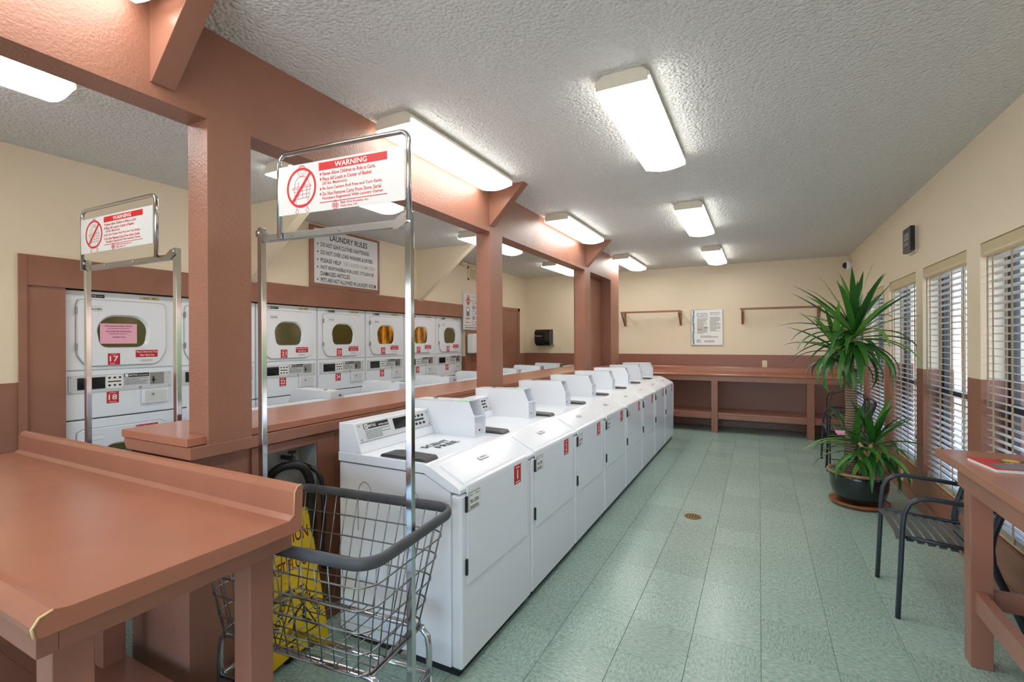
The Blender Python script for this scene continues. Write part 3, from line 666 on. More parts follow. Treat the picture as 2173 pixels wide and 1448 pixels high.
    for k, (s, e, v) in enumerate((('Never Allow Children to Ride in Carts.', .79, .705), ('Place All Loads in Center of Basket', .76, .60), ('(50 lbs. Maximum).', .575, .505), ('Be Sure Casters Roll Free and Turn Easily.', .84, .405), ('Do Not Remove Carts From Store. Serial', .83, .305), ('Numbers Registered With Laundry Owner.', .85, .21))):
        text(sg, s, g, U(.375), U(e), V(v-.015), V(v+.06), 'signred', .0004)
        if k in (0, 1, 3, 4): mb = MB().add([(U(.352), V(v+.025), .0004), (U(.359), V(v-.01), .0004), (U(.366), V(v+.025), .0004), (U(.359), V(v+.06), .0004)], [(0, 1, 2, 3)]).obj('bullet', 'signred', sg, xf=g)
    plate(sg, 'red_rule', g, U(.352), U(.875), V(.155), V(.170), 'signred', .0004)
    text(sg, 'R&B Wire Products, Inc.', g, U(.52), U(.735), V(.085), V(.135), 'signred', .0004); text(sg, 'Santa Ana, CA', g, U(.52), U(.65), V(.025), V(.075), 'signred', .0004)
    dm = MB(); cx, cy = U(.478), V(.075)
    for s in (.022, .016): strip(dm, [(cx-s*.8, cy), (cx, cy+s), (cx+s*.8, cy), (cx, cy-s), (cx-s*.8, cy)], .0014, .0004)
    text(sg, 'RB', g, cx-.008, cx+.008, cy-.008, cy+.008, 'signred', .0004); dm.obj('maker_mark', 'signred', sg, xf=g)
    cx, cy, ra, rb = U(.198), V(.52), .076, .080
    pr_ = MB(); n = 40
    pr_.add([(cx+ra*k*cos(2*pi*i/n), cy+rb*k*sin(2*pi*i/n), .0010) for k in (1, .88) for i in range(n)], [(i, (i+1) % n, n+(i+1) % n, n+i) for i in range(n)])
    strip(pr_, [(cx-.048, cy-.058), (cx+.048, cy+.058)], .011, .0011); pr_.obj('prohibition_ring', 'signred', sg, xf=g)
    lm = MB(); wd = .0016
    for pts in ([(cx-.045, cy+.002), (cx+.048, cy+.008), (cx+.05, cy+.002), (cx-.047, cy-.004), (cx-.045, cy+.002)], [(cx-.04, cy-.002), (cx-.030, cy-.045), (cx+.040, cy-.040), (cx+.045, cy+.004)],
                [(cx-.037, cy-.016), (cx+.043, cy-.010)], [(cx-.034, cy-.030), (cx+.041, cy-.025)], [(cx-.02, cy-.002), (cx-.014, cy-.045)], [(cx+.005, cy), (cx+.008, cy-.043)], [(cx+.028, cy+.003), (cx+.026, cy-.041)],
                [(cx-.030, cy-.045), (cx-.022, cy-.088)], [(cx+.036, cy-.040), (cx+.03, cy-.085)], [(cx-.026, cy-.07), (cx+.034, cy-.066)],
                [(cx-.036, cy+.004), (cx-.03, cy+.03), (cx-.012, cy+.044), (cx+.016, cy+.044), (cx+.034, cy+.03), (cx+.042, cy+.008)], [(cx-.018, cy+.003), (cx-.016, cy+.024)], [(cx+.022, cy+.006), (cx+.018, cy+.026)],
                [(cx+.002+.020*cos(2*pi*i/16), cy+.066+.020*sin(2*pi*i/16)) for i in range(17)], [(cx-.018, cy+.072), (cx-.008, cy+.088), (cx+.012, cy+.088), (cx+.022, cy+.072)], [(cx-.006, cy+.058), (cx+.002, cy+.054), (cx+.010, cy+.058)],
                [(cx-.022+.008*cos(2*pi*i/10), cy-.094+.008*sin(2*pi*i/10)) for i in range(11)], [(cx+.030+.008*cos(2*pi*i/10), cy-.091+.008*sin(2*pi*i/10)) for i in range(11)]):
        strip(lm, pts, wd, .0005)
    lm.obj('pictogram', 'signred', sg, xf=g)
    return r
cart0 = make_cart(); km = kid_map(cart0)
cart0.location = (-1.532, 1.357, 0); cart0.rotation_euler = (0, 0, radians(5.6))
tag(cart0, 'chrome wire laundry cart with a warning sign, standing beside washer 1', 'cart', 'laundry carts')
c2 = copy_tree(cart0, km); c2.location = (-3.095, 1.372, 0); c2.scale = (1.2, 1, 1); c2.rotation_euler = (0, 0, radians(1.4))
tag(c2, 'laundry cart with a warning sign behind the brown table, in front of dryer 17', 'cart', 'laundry carts')
for c in children(c2):                                    # on this cart the sign frame is slid to the other end of the bar
    if c.name.split('.')[0] in ('sign_frame', 'warning_sign'): c.location.x = -.132

# ---------------------------------------------------------------- wet floor sign, hoses
r = thing('wet_floor_sign', 'yellow folding CAUTION WET FLOOR sign leaning behind the cart', 'sign', (-1.895, 1.52, 0)); r.scale = (1.0, 1.1, 1.1)
lean = Matrix.Rotation(radians(-9.5), 4, 'Y')
f = lean @ FX(0)
outl = [(-.14, 0), (-.13, .02), (-.06, .03), (.06, .03), (.13, .02), (.14, 0), (.155, .02), (.125, .58), (.115, .60), (.075, .61), (.07, .655), (.035, .672), (-.035, .672), (-.07, .655), (-.075, .61), (-.115, .60), (-.125, .58), (-.155, .02)]
for n0, nm in ((0, 'front_panel'), (-.022, 'back_panel')):
    pnl = MB().prism(outl, n0-.012, n0, 'z').obj(nm, 'yellow', r, bevel=.003, xf=f)
    if n0 == 0:
        MB().prism(rrect(-.115, .115, .33, .58, .015), 0, .004, 'z').obj('raised_panel', 'yellow', pnl, xf=f); MB().prism(rrect(-.125, .125, .05, .31, .015), 0, .004, 'z').obj('raised_panel', 'yellow', pnl, xf=f)
        text(pnl, 'CAUTION', f, -.10, .10, .475, .53, 'darkred', .0046); text(pnl, 'WET FLOOR', f, -.105, .105, .365, .415, 'darkred', .0046)
        gl = MB(); strip(gl, [(-.02, .13), (.0, .19), (.05, .22), (.03, .16), (.07, .12)], .010, .0046); strip(gl, [(.0, .19), (-.04, .17)], .009, .0046); strip(gl, [(-.10, .09), (0, .285), (.10, .09), (-.10, .09)], .006, .0046); gl.obj('pictogram', 'ink', pnl, xf=f)
        text(pnl, 'CUIDADO', FR(f @ Vector((-.105, .11, 0)), f.to_3x3() @ Vector((.46, .89, 0)), f.to_3x3() @ Vector((-.89, .46, 0))), 0, .18, .006, .032, 'ink', .0046)
        text(pnl, 'ATENCION', FR(f @ Vector((.02, .285, 0)), f.to_3x3() @ Vector((.46, -.89, 0)), f.to_3x3() @ Vector((.89, .46, 0))), 0, .18, .006, .032, 'ink', .0046)
def hose(name, label, pts, rad, m, corr=0, group=None):
    P = [Vector(p) for p in pts]; out = []
    for i in range(len(P)-1):
        p0, p1, p2, p3 = P[max(i-1, 0)], P[i], P[i+1], P[min(i+2, len(P)-1)]
        n = max(4, int((p2-p1).length/(.006 if corr else .03)))
        for k in range(n):
            t = k/n; out.append(.5*((2*p1)+(-p0+p2)*t+(2*p0-5*p1+4*p2-p3)*t*t+(-p0+3*p1-3*p2+p3)*t**3))
    out.append(P[-1]); rr = [rad*(1+(corr if k % 2 else 0)) for k in range(len(out))] if corr else rad
    return tag(MB().tube(out, rr, 10).obj(name, m), label, 'hose', group)
hose('drain_hose', 'black corrugated drain hose hanging from the recessed valve box', [(-2.09, 1.50, .70), (-2.07, 1.50, .83), (-2.02, 1.55, .875), (-1.99, 1.62, .85), (-1.985, 1.66, .74), (-1.99, 1.665, .5), (-2.0, 1.655, .2), (-1.99, 1.66, .03)], .019, 'blackrub', .14)
hose('supply_hose', 'thin black supply hose from the valve looping down beside washer 1', [(-2.08, 1.645, .855), (-2.04, 1.675, .845), (-1.965, 1.70, .79), (-1.955, 1.712, .6), (-1.955, 1.70, .42), (-1.955, 1.72, .33), (-1.90, 1.80, .36), (-1.895, 1.85, .5)], .0115, 'blackrub')
v = thing('water_valve', 'small dark water valve inside the recessed metal box', 'valve', (-2.095, 1.63, .885))
MB().tube([(-.06, 0, 0), (.02, 0, 0)], .012, 8).tube([(.015, 0, .0), (.015, .015, -.03)], .011, 8).obj('valve_body', 'lid', v)
MB().tube([(.01, 0, .0), (.01, 0, .03)], .005, 6).tube([(.01, -.022, .032), (.01, .022, .032)], .006, 6).tube([(-.012, 0, .032), (.032, 0, .032)], .006, 6).obj('valve_handle', 'lid', v)

# ---------------------------------------------------------------- window blinds
def make_blind(w):
    r = thing('window_blind', '', 'blind')
    MB().prism([(.055, 1.972), (.012, 1.972), (.004, 1.985), (.004, 2.0), (.010, 2.012), (.006, 2.03), (.0, 2.05), (.004, 2.058), (.055, 2.058)], .004, w-.004).obj('valance', 'valance', r, bevel=.001)
    sm = MB().add([(-.025, .01, 0), (0, .01, .0035), (.025, .01, 0), (-.025, w-.01, 0), (0, w-.01, .0035), (.025, w-.01, 0), (-.025, .01, -.0025), (0, .01, .001), (.025, .01, -.0025), (-.025, w-.01, -.0025), (0, w-.01, .001), (.025, w-.01, -.0025)],
                  [(0, 1, 4, 3), (1, 2, 5, 4), (6, 9, 10, 7), (7, 10, 11, 8), (0, 3, 9, 6), (2, 8, 11, 5), (0, 6, 7, 1), (1, 7, 8, 2), (3, 4, 10, 9), (4, 5, 11, 10)]).mesh('slat')
    z = 1.955; n = 0
    while z > .385:
        o = mk('slat', sm, 'slat', r, (.040, 0, z)); o.rotation_euler = (0, radians(7), 0); z -= .0455; n += 1
    for q in range(3): mk('slat', sm, 'slat', r, (.040, 0, .345+.011*q))
    MB().box(.014, .066, .008, w-.008, .318, .336).obj('bottom_rail', 'valance', r, bevel=.003)
    for y in (.12, w*.36, w*.62, w-.12):
        MB().box(.0115, .0125, y-.012, y+.012, .33, 1.975).obj('ladder_tape', 'tape', r); MB().box(.0675, .0685, y-.012, y+.012, .33, 1.975).obj('ladder_tape', 'tape', r)
    MB().tube([(.004, w-.07, 1.97), (.004, w-.07, 1.06)], .0045, 6).obj('tilt_wand', 'tape', r)
    MB().tube([(.004, .055, 1.97), (.004, .055, .62)], .0014, 4).tube([(.004, .055, .62), (.004, .055, .585)], [.004, .010], 6).obj('pull_cord', 'tape', r)
    return r
bl0 = make_blind(.955); km = kid_map(bl0)
LB = ['venetian blind in the window nearest the viewer, beyond the right edge', 'venetian blind above the table with the magazine, nearest in view', 'second venetian blind from the right, above the slatted chair', 'third venetian blind from the right, below the black wall unit', 'fourth venetian blind from the right, behind the plant crown', 'farthest venetian blind, next to the back corner']
for k, (a, b_) in enumerate(WIN):
    o = bl0 if k == 0 else copy_tree(bl0, km); o.location = (XR+.006, a+.002, 0); tag(o, LB[k], 'blind', 'window blinds along the right wall')

# ---------------------------------------------------------------- back wall: counter, rails, poster, outlets
r = thing('folding_counter', 'long brown built-in counter with backsplash and lower shelf along the back wall', 'counter', (-.35, 8.5, 0))
ox, oy = -.35, 8.5
cx0, cx1, fy, by = -1.93, XR-.016, 8.17, YB-.031
tp = [(fy+.012, .888), (fy, .894), (fy-.004, .912), (fy+.008, .930), (fy+.03, .934), (fy+.06, .928), (by-.055, .928), (by-.04, .94), (by-.036, 1.0), (by-.026, 1.014), (by-.004, 1.016), (by, 1.006), (by, .888)]
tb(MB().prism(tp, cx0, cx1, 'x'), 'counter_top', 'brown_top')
tb(MB().box(cx0+.02, cx1-.01, fy+.014, fy+.05, .815, .89), 'apron', 'brown')
for x in (cx0+.03, -.675, .62): tb(MB().box(x, x+.095, fy+.016, fy+.13, 0, .83), 'leg', 'brown', .004)
tb(MB().box(cx0+.02, cx1-.01, fy+.045, by-.012, .285, .312), 'lower_shelf', 'brown_top'); tb(MB().box(cx0+.02, cx1-.01, fy+.04, fy+.075, .215, .284), 'shelf_apron', 'brown')
def rail(x0, x1, label):
    r = thing('hanging_rail', label, 'rail', ((x0+x1)/2, YB, 1.96), group='wooden hanging rails on the back wall'); h = (x1-x0)/2
    for x in (-h, h):
        b = MB().box(x-.018, x+.018, -.022, 0, -.235, .02).obj('wall_cleat', 'brown', r, bevel=.002)
        MB().box(x-.014, x+.014, -.275, -.02, -.035, -.012).obj('arm', 'brown', b, bevel=.002)
        MB().prism([(-.022, -.23), (-.022, -.19), (-.225, -.035), (-.26, -.035)], x-.012, x+.012, 'x').obj('strut', 'brown', b)
    MB().box(-h-.03, h+.03, -.262, -.228, -.012, .02).obj('rod', 'brown', r, bevel=.008)
rail(-2.2, -1.22, 'brown wooden hanging rail between the pier and the poster'); rail(-.24, .83, 'brown wooden hanging rail right of the poster, behind the plant')
r = thing('framed_poster', 'framed white instruction poster hanging on the back wall', 'poster', (-.795, YB, 1.37))
f = FYm(-.012, 0, 0)
plate(r, 'frame', FYm(0), -.255, .255, 0, .62, 'steel', .018, bevel=.003); sh = plate(r, 'sheet', FYm(-.0182), -.243, .243, .012, .608, 'paper', .001)
g = FYm(-.0194)
for k, (ph, m) in enumerate(((0, 'teal'), (1.6, 'blueink'), (3.0, 'teal'))):
    strip(MB(), [(-.215+.012*sin(ph+i*.55), .015+.59*i/24) for i in range(25)], .008, .0004+.0002*k).obj('ribbon_print', m, sh, xf=g)
for s, u0, u1, v in (('Instrucciones', -.155, .005, .545), ('Para Lavado De', -.170, .020, .515), ('Alta Eficiencia', -.160, .012, .485)): text(sh, s, g, u0, u1, v, v+.020, 'blueink')
for s, u0, u1, v in (('Instrucciones', .045, .215, .550), ('Para Secar', .06, .20, .520)): text(sh, s, g, u0, u1, v, v+.020, 'teal')
fine_print(sh, g, -.155, .02, .20, .47, 20, seed=4); fine_print(sh, g, .05, .22, .24, .49, 19, seed=5); fine_print(sh, g, -.10, .18, .13, .17, 3, seed=9); fine_print(sh, g, -.04, .225, .05, .09, 2, seed=12)
text(sh, 'MAC-', g, -.16, -.09, .078, .100, 'blueink'); text(sh, 'GRAY', g, -.165, -.085, .050, .072, 'blueink'); text(sh, '208', g, -.045, .015, .295, .325, 'teal', .001)
plate(sh, 'pink_highlight', g, -.15, -.07, .262, .288, 'pink', .0002)
def outlet(name, label, fr, m='ivory', holes=True):
    o = thing(name, label, 'outlet' if holes else 'switch', tuple(fr.translation)); R3 = fr.to_3x3().to_4x4()
    p = MB().box(-.036, .036, -.058, .058, 0, .006).obj('cover_plate', m, o, bevel=.002, xf=R3)
    if holes:
        for v in (.022, -.022):
            MB().prism(rrect(-.017, .017, v-.014, v+.014, .008), .006, .0075, 'z').obj('socket', 'offwhite', p, xf=R3)
            MB().box(-.008, -.005, v-.006, v+.006, .0075, .008).box(.005, .008, v-.006, v+.006, .0075, .008).obj('slot', 'ink', p, xf=R3)
    else: MB().box(-.006, .006, -.012, .012, .006, .014).obj('toggle', m, p, xf=R3)
outlet('wall_outlet', 'ivory power outlet above the back counter', FYm(YB-.014, .083, 1.066)); outlet('wall_outlet', 'ivory power outlet low on the right wall beside the potted plant', FR((XR, 5.82, .165), (0, -1, 0), (0, 0, 1)))
outlet('wall_outlet', 'outlet right below the paper towel dispenser', FYm(YB, -3.50, 1.30), 'offwhite'); outlet('light_switch', 'light switch plate left below the paper towel dispenser', FYm(YB, -3.93, 1.30), 'ivory', False)
outlet('light_switch', 'light switch plate on the left wall next to the corner', FX(XL, 8.76, 1.31), 'ivory', False)
r = thing('paper_towel_dispenser', 'black paper towel dispenser on the back wall', 'dispenser', (-3.78, YB, 1.36))
MB().prism([(0, 0), (0, .33), (-.05, .33), (-.05, .02)], .12, .175, 'x').obj('back_housing', 'offwhite', r, bevel=.004); MB().box(-.19, .15, -.05, 0, .02, .33).obj('back_plate', 'offwhite', r, bevel=.004)
MB().prism([(-.04, .02), (-.04, .33), (-.16, .325), (-.205, .28), (-.21, .12), (-.18, .03)], -.19, .14, 'x').obj('cover', 'blackgloss', r, bevel=.02, seg=3)
for k in range(6): MB().box(-.16+.05*k, -.135+.05*k, -.18, -.12, .004, .03).obj('tear_tooth', 'black', r)
plate(r, 'brand_strip', FYm(-.2095), -.17, -.02, .185, .205, 'greyink', .001)

# ---------------------------------------------------------------- left wall: rules board, pay sign, pay box, vent
r = thing('rules_board', 'brown framed LAUNDRY RULES board high on the left wall above the dryers', 'sign', (XL, 4.06, 2.06))
MB().box(0, .022, -.52, .525, 0, .665).obj('frame', 'brown', r, bevel=.003); bd = plate(r, 'panel', FX(.0221), -.470, .487, .045, .635, 'board', .001); f = FX(.0232)
text(bd, 'LAUNDRY RULES', f, -.26, .31, .530, .595, 'ink')
def rule(s, v, e, m='ink', dot=True, u0=-.385):
    text(bd, s, f, u0, e, v, v+.047, m)
    if dot: MB().lathe([(.009, 0), (.009, .0006)], 10, (-.425, v+.024)).obj('bullet', m, bd, xf=f)
rule('DO NOT LEAVE CLOTHES UNATTENDED', .445, .345); rule('DO NOT OVER LOAD WASHERS & DRYERS', .360, .40); rule('PLEASE HELP', .275, -.10); rule('KEEP LAUNDRY ROOM CLEAN', .275, .43, 'fadeink', False, -.06)
rule('NOT RESPONSIBLE FOR LOST, STOLEN OR', .195, .42); rule('DAMAGED ARTICLES', .130, .03, dot=False); rule('PETS ARE NOT ALLOWED IN LAUNDRY ROOM', .06, .455)
r = thing('pay_instructions_sign', 'white PAY HERE instruction board with a red arrow, right of the dryers', 'sign', (XL, 6.76, 1.65))
bd = plate(r, 'board', FX(0), -.25, .25, 0, .595, 'board', .025, bevel=.002); f = FX(.0252)
MB().prism([(-.155, .56), (-.085, .56), (-.085, .49), (-.04, .49), (-.12, .39), (-.20, .49), (-.155, .49)], 0, .0006, 'z').obj('red_arrow', 'signred', bd, xf=f)
text(bd, 'PAY', f, -.15, -.09, .525, .55, 'paper', .001); text(bd, 'HERE', f, -.165, -.075, .455, .482, 'paper', .001); text(bd, 'INSTRUCTIONS', f, 0, .15, .535, .548, 'greyink')
MB().prism(rrect(-.175, -.085, .22, .37, .02), 0, .0006, 'z').obj('reader_print', 'greyink', bd, xf=f); MB().prism(rrect(-.16, -.10, .30, .355, .008), .0006, .001, 'z').obj('reader_screen_print', 'paper', bd, xf=f)
for k in range(5):
    v = .455-.085*k; MB().prism(rrect(.01, .085, v-.03, v+.03, .008), 0, .0006, 'z').obj('step_print', 'greyink', bd, xf=f); MB().prism(rrect(.02, .075, v-.022, v+.022, .005), .0006, .001, 'z').obj('step_picture', 'lilac' if k % 2 else 'paper', bd, xf=f)
    fine_print(bd, f, .10, .23, v-.02, v+.02, 3, seed=k); text(bd, str(k+1), f, -.012, -.002, v+.012, v+.028, 'ink')
fine_print(bd, f, -.19, -.03, .165, .20, 2, 'ink', seed=7); plate(bd, 'lilac_band', f, -.24, .24, .062, .075, 'lilac', .0004); fine_print(bd, f, -.22, .22, .02, .045, 1, 'ink', seed=8)
for k, m in enumerate(('signred', 'orangecloth', 'yellow')): plate(bd, 'card_print', f, -.18+.05*k, -.15+.05*k, .11, .13, m, .0004)
r = thing('payment_box', 'rounded white and purple payment terminal under the PAY HERE board', 'terminal', (XL+.012, 6.80, 1.25))
MB().box(0, .14, -.20, .20, .01, .335).obj('casing', 'white_plastic', r, bevel=.035, seg=4); MB().box(.135, .146, .02, .16, .21, .29).obj('screen', 'lilac', r, bevel=.003); MB().box(.135, .147, .02, .16, .05, .185).obj('keypad', 'purple', r, bevel=.003)
plate(r, 'card_slot', FX(.147), .05, .13, .10, .125, 'black', .001)
r = thing('air_vent', 'small cream wall vent grille high on the left wall', 'vent', (XL, 6.80, 2.47))
MB().box(0, .012, -.14, -.11, 0, .22).box(0, .012, .11, .14, 0, .22).box(0, .012, -.14, .14, 0, .03).box(0, .012, -.14, .14, .19, .22).obj('frame', 'cream', r); plate(r, 'duct', FX(0), -.11, .11, .03, .19, 'lid', .001)
for k in range(8): MB().box(.001, .010, -.105+.027*k, -.092+.027*k, .03, .19).obj('fin', 'ivory', r)
tag(MB().box(XL, XL+.06, 6.42, 6.56, 2.68, 2.74).box(XL, XL+.025, 6.56, 7.50, 2.705, 2.735).obj('wire_raceway', 'cream', bevel=.002), 'cream wire raceway along the ceiling above the vent', 'raceway')

# ---------------------------------------------------------------- right wall: black unit, camera dome
r = thing('wall_display_unit', 'black two-window display unit high on the right wall above the blinds', 'device', (XR, 5.40, 2.24))
f = FR((0, 0, 0), (0, -1, 0), (0, 0, 1))
plate(r, 'mounting_plate', f, -.11, .10, -.015, .205, 'offwhite', .02); plate(r, 'case', f, -.12, .12, 0, .215, 'black', .035, .02, bevel=.004); plate(r, 'upper_screen', f, -.08, .08, .10, .165, 'greyink', .001, .055); plate(r, 'lower_screen', f, -.07, .07, .055, .085, 'greyink', .001, .055)
r = thing('security_camera', 'white dome security camera in the back right corner', 'camera', (XR, 8.62, 2.565))
f = FR((0, 0, 0), (0, -1, 0), (0, 0, 1))
MB().lathe([(.068, 0), (.068, .055), (.060, .066)], 24).obj('base', 'white_plastic', r, xf=f); MB().lathe([(.047, .06), (.044, .085), (.032, .104), (.012, .112), (0, .113)], 24).obj('dome', 'blackgloss', r, xf=f)

# ---------------------------------------------------------------- right table, magazine, chairs
r = thing('side_table', 'brown painted table at the right edge with a magazine on it', 'table', (1.0, 2.5, 0)); ox, oy = 1.0, 2.5
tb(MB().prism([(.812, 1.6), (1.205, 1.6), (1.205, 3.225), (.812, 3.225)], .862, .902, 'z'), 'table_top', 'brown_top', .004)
tb(MB().box(.838, .876, 1.63, 3.0, .775, .862).box(1.15, 1.188, 1.63, 3.0, .775, .862).box(.876, 1.15, 2.962, 3.0, .775, .862).box(.876, 1.15, 1.63, 1.668, .775, .862), 'apron', 'brown')
for x in (.838, 1.11):
    for y in (1.66, 2.845): tb(MB().box(x, x+.078, y, y+.078, 0, .775), 'leg', 'brown', .004)
tb(MB().box(.850, .89, 1.74, 2.845, .255, .345), 'stretcher', 'brown'); tb(MB().box(.916, 1.11, 2.86, 2.90, .265, .345), 'stretcher', 'brown')
r = thing('magazine', 'colourful glossy magazine lying on the table at the right edge', 'magazine', (1.02, 2.88, .902), radians(8))
MB().box(-.14, .16, -.11, .11, 0, .012).obj('pages', 'paper', r); cv = MB().box(-.142, .161, -.112, .112, .012, .014).obj('cover', 'signred', r)
f = FR((0, 0, .0142), (1, 0, 0), (0, 1, 0))
plate(cv, 'green_print', f, -.05, .13, .02, .085, 'hedge', .0004); plate(cv, 'grey_print', f, -.12, .10, -.10, .0, 'greyink', .0004); MB().lathe([(.03, 0), (.03, .0005)], 16, (.0, .075)).obj('yellow_print', 'yellow', cv, xf=f); text(cv, 'SPORTS', f, -.05, .09, .005, .03, 'paper', .001)
def make_chair():
    r = thing('patio_chair', '', 'chair'); hw = .245
    for y in (-hw, hw):
        pts = [(0, y, 0), (.012, y, .25), (.022, y, .48), (.03, y, .56), (.052, y, .61), (.09, y, .638), (.14, y, .645), (.30, y, .632), (.405, y, .62)]
        MB().tube(pts, .0145, 10, flat=(.85, 1.2)).obj('front_leg_and_arm', 'graymetal', r)
        pts = [(.515, y, 0), (.46, y, .14), (.40, y, .28), (.372, y, .36), (.366, y, .43), (.375, y, .50), (.41, y, .62), (.448, y, .73), (.455, y, .755)]
        MB().tube(pts, .0145, 10, flat=(1.2, .85)).obj('rear_leg', 'graymetal', r)
        MB().tube([(.02, y*.94, .43), (.20, y*.94, .415), (.385, y*.94, .40)], .011, 8).obj('seat_rail', 'graymetal', r)
    MB().tube([(.455, -hw, .755), (.460, -hw*.6, .775), (.462, 0, .782), (.460, hw*.6, .775), (.455, hw, .755)], .0145, 10).obj('top_rail', 'graymetal', r)
    for k in range(9):
        x = -.005+.045*k; z = .445-.0045*k
        mb = MB(); ys = [-.235, -.20, -.12, 0, .12, .20, .235]; dz = [-.03, -.008, -.002, 0, -.002, -.008, -.03]
        for h in (0, -.003): mb.add([(x+d, y, z+q+h) for y, q in zip(ys, dz) for d in (0, .031)], [(2*i, 2*i+1, 2*i+3, 2*i+2) for i in range(6)])
        n = 14; mb.add([], [])
        mb.f += [(2*i, 2*i+2, n+2*i+2, n+2*i) for i in range(6)]+[(2*i+1, n+2*i+1, n+2*i+3, 2*i+3) for i in range(6)]
        mb.obj('seat_slat', 'slatseat', r)
    for k in range(8):
        t = (k+.6)/8.4; z = .47+.285*t; x = .372+.083*t
        MB().box(x-.002, x+.002, -hw, hw, z-.016, z+.016).obj('back_slat', 'slatseat', r)
    return r
ch0 = make_chair(); km = kid_map(ch0); ch0.location = (.645, 3.42, 0)
tag(ch0, 'dark metal slatted armchair under the end of the right table', 'chair', 'slatted metal armchairs')
c2 = copy_tree(ch0, km); c2.location = (.68, 6.75, 0); tag(c2, 'dark metal slatted armchair against the wall behind the potted plant', 'chair', 'slatted metal armchairs')

# ---------------------------------------------------------------- wire rack behind the plant
r = thing('wire_rack', 'black wire magazine rack behind the potted plant', 'rack', (.80, 6.12, 0))
for x in (-.14, .20):
    for y in (-.12, .12): MB().tube([(x, y, .02), (x, y, .82), (x*.9, y*.8, .88), (x*.6, y*.5, .905)], .0065, 6).obj('post', 'black', r)
for z in (.06, .16, .46, .72):
    w = MB().tube([(-.14, -.12, z), (.20, -.12, z), (.20, .12, z), (-.14, .12, z)], .004, 6, True)
    for k in range(1, 7): w.tube([(-.14+.34*k/7, -.12, z), (-.14+.34*k/7, .12, z)], .0025, 5)
    w.obj('wire_shelf', 'black', r)
for k in range(4): MB().tube([(-.13+.10*k, -.12, .16), (-.13+.10*k, -.155, .10), (-.13+.10*k, -.15, .05), (-.10+.10*k, -.15, .05), (-.10+.10*k, -.155, .10), (-.10+.10*k, -.12, .16)], .003, 5).obj('wire_loop', 'black', r)
MB().tube([(-.084, -.06, .905), (0, -.06, .93), (.12, -.06, .905)], .0065, 6).obj('top_hoop', 'black', r)
tag(MB().box(-.10, .15, -.09, .09, 0, .02).obj('magazine_pile', 'pink', loc=(.83, 6.12, .465)), 'pinkish magazine lying on the wire rack behind the plant', 'magazine')

# ---------------------------------------------------------------- floor drain
r = thing('floor_drain', 'round brass floor drain cover in the green tiles', 'drain', (-.495, 4.225, 0))
MB().lathe([(.066, 0), (.066, .0035), (.060, .005), (.056, .004)], 28).obj('ring', 'brass', r)
for k in range(5):
    v = -.04+.02*k; w = math.sqrt(.05**2-v*v)
    MB().box(v-.004, v+.004, -w, w, .0035, .0045).obj('slot', 'ink', r)

# ---------------------------------------------------------------- potted yucca
px, py = .785, 5.20
r = thing('potted_yucca', 'tall yucca plant with two leafy crowns in a dark glazed pot', 'plant', (px, py, 0))
sc = tag(MB().lathe([(.16, .0), (.21, .008), (.228, .032), (.226, .04), (.205, .034), (.0, .026)], 40).obj('plant_saucer', 'saucer', loc=(px, py, 0)), 'brown glazed clay saucer under the dark plant pot', 'saucer')
pot = MB().lathe([(.12, .028), (.165, .04), (.20, .09), (.218, .17), (.222, .25), (.224, .285), (.208, .285), (.200, .27), (.195, .23)], 44).obj('pot', 'pot', r)
MB().lathe([(.222, .276), (.238, .283), (.242, .295), (.236, .304), (.212, .303), (.206, .292), (.204, .25)], 44).obj('pot_rim', 'potrim', pot)
MB().lathe([(.2, .235), (.12, .245), (.0, .248)], 32).obj('soil', 'soil', pot)
def trunk(x, y, z0, x1, y1, z1, r0, r1):
    n = 22; return MB().tube([(x+(x1-x)*i/n+.004*sin(i), y+(y1-y)*i/n, z0+(z1-z0)*i/n) for i in range(n+1)], [(r0+(r1-r0)*i/n)*(1+.05*(i % 2)) for i in range(n+1)], 14).obj('trunk', 'trunk', r)
trunk(-.06, -.02, .22, -.055, -.02, 1.20, .048, .042); trunk(.05, -.05, .22, .052, -.05, .42, .044, .036)
for k, (x, y, z, dx) in enumerate(((-.085, -.05, 1.17, -.05), (-.01, -.05, 1.19, .035), (.03, -.075, .36, -.035), (.075, -.075, .37, .045), (.085, -.05, .38, .06))):
    MB().tube([(x, y, z), (x+dx*.7, y-.01, z+.03), (x+dx, y-.01, z+.13)], [.012, .020, .010], 8).obj('leaf_stub', 'stub', r)
for a, b in (((-.055, -.02, 1.18), (-.16, -.0, 1.42)), ((-.055, -.02, 1.18), (-.03, -.02, 1.52)), ((.05, -.05, .41), (.10, -.03, .56)), ((.05, -.05, .41), (-.01, -.06, .56))):
    MB().tube([a, Vector(a).lerp(Vector(b), .5)+Vector((0, 0, .03)), b], [.02, .017, .013], 8).obj('branch', 'stub', r)
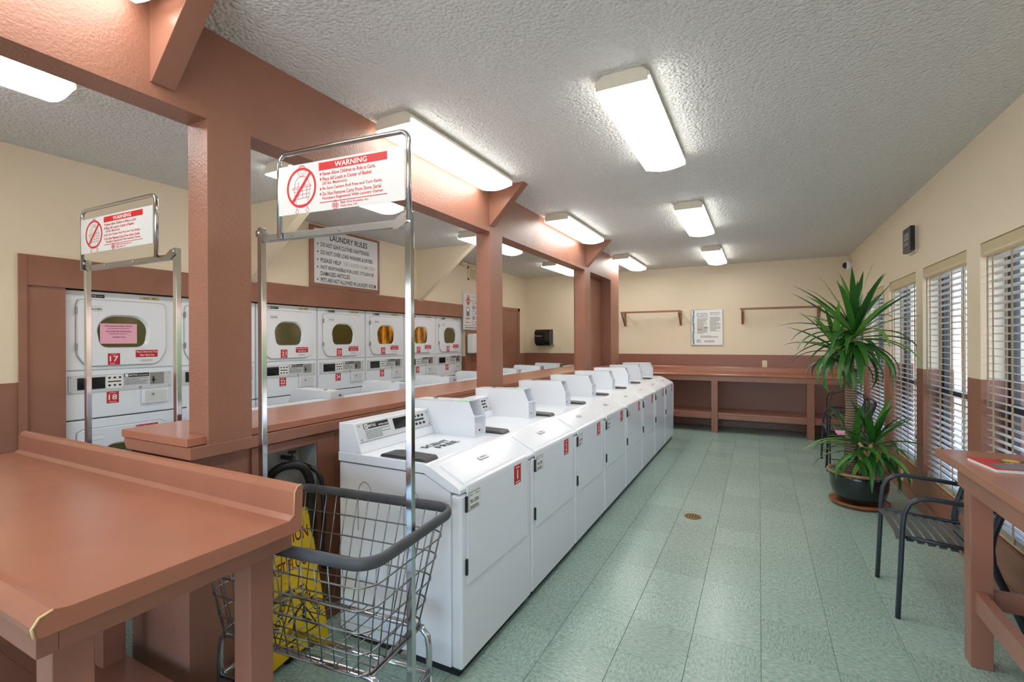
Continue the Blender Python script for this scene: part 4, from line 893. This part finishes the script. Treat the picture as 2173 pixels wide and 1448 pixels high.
def leaf(base, az, el, L, droop, w):
    n = 9; p = Vector(base); vs = []; fs = []; hd = Vector((cos(az), sin(az), 0)); sd = Vector((-sin(az), cos(az), 0)); e = el; ds = L/n
    for i in range(n+1):
        t = i/n; ww = w*(.45+.55*min(1, t*4))*(1-t**2.6)*.5+.0006
        up = hd*(-sin(e))+Vector((0, 0, cos(e)))
        p.x = min(p.x, .395); vs += [p+sd*ww+up*ww*.35, p, p-sd*ww+up*ww*.35]
        if i < n: fs += [(3*i, 3*i+1, 3*i+4, 3*i+3), (3*i+1, 3*i+2, 3*i+5, 3*i+4)]
        p = p+(hd*cos(e)+Vector((0, 0, sin(e))))*ds; e -= droop/n*(.4+1.6*t)
    MB().add(vs, fs, True).obj('leaf', 'leaf', r)
rnd = random.Random(11)
def crown(c, n, Lm, lo, hi, wmul=1):
    for k in range(n):
        t = (k+.5)/n; el = radians(hi+(lo-hi)*t**.85+rnd.uniform(-8, 8)); az = k*2.39996+rnd.uniform(-.3, .3)
        L = Lm*rnd.uniform(.78, 1.12)*(.82+.3*sin(pi*min(1, .25+t*.8)))
        leaf((c[0]+.012*cos(az), c[1]+.012*sin(az), c[2]-.16*t), az, el, L, rnd.uniform(.15, .5)+(.9*rnd.random() if t > .35 else 0)+(1.0*t if el < .5 else 0), rnd.uniform(.040, .052)*wmul)
crown((-.03, -.02, 1.56), 66, .55, -45, 86, 1.3); crown((-.17, -.0, 1.44), 32, .42, -50, 80, 1.2)
crown((.10, -.03, .60), 38, .42, -38, 78, 1.25); crown((-.03, -.06, .58), 26, .40, -45, 75, 1.2)

# ---------------------------------------------------------------- outdoors
struct(MB().box(XR+.2, 26, -24, 60, -.30, -.20).box(-20, XR+.2, -24, YN-.15, -.30, -.20).obj('ground_outside', 'concrete'))
tag(MB().box(9.0, 9.3, -10, 50, -.2, 2.6).box(8.9, 9.35, -10, 50, 2.6, 2.75).obj('garden_wall', 'brickout'), 'pinkish wall outside seen through the blinds', 'wall')
hr = random.Random(4)
for k in range(7):
    mb = MB(); y = 2.5+2.6*k; n, m = 14, 9; R = hr.uniform(.8, 1.2)
    mb.add([(R*sin(pi*j/m)*cos(2*pi*i/n)*hr.uniform(.85, 1.12), R*sin(pi*j/m)*sin(2*pi*i/n)*hr.uniform(.85, 1.12), R*(1-cos(pi*j/m))*hr.uniform(.9, 1.1)) for j in range(m+1) for i in range(n)], [(j*n+i, j*n+(i+1) % n, (j+1)*n+(i+1) % n, (j+1)*n+i) for j in range(m) for i in range(n)])
    tag(mb.obj('garden_bush', 'hedge', loc=(7.4+hr.uniform(-.4, .4), y, -.22)), '%s green bush outside the windows, counted from the near end' % NTH[k], 'bush', 'bushes outside the windows')
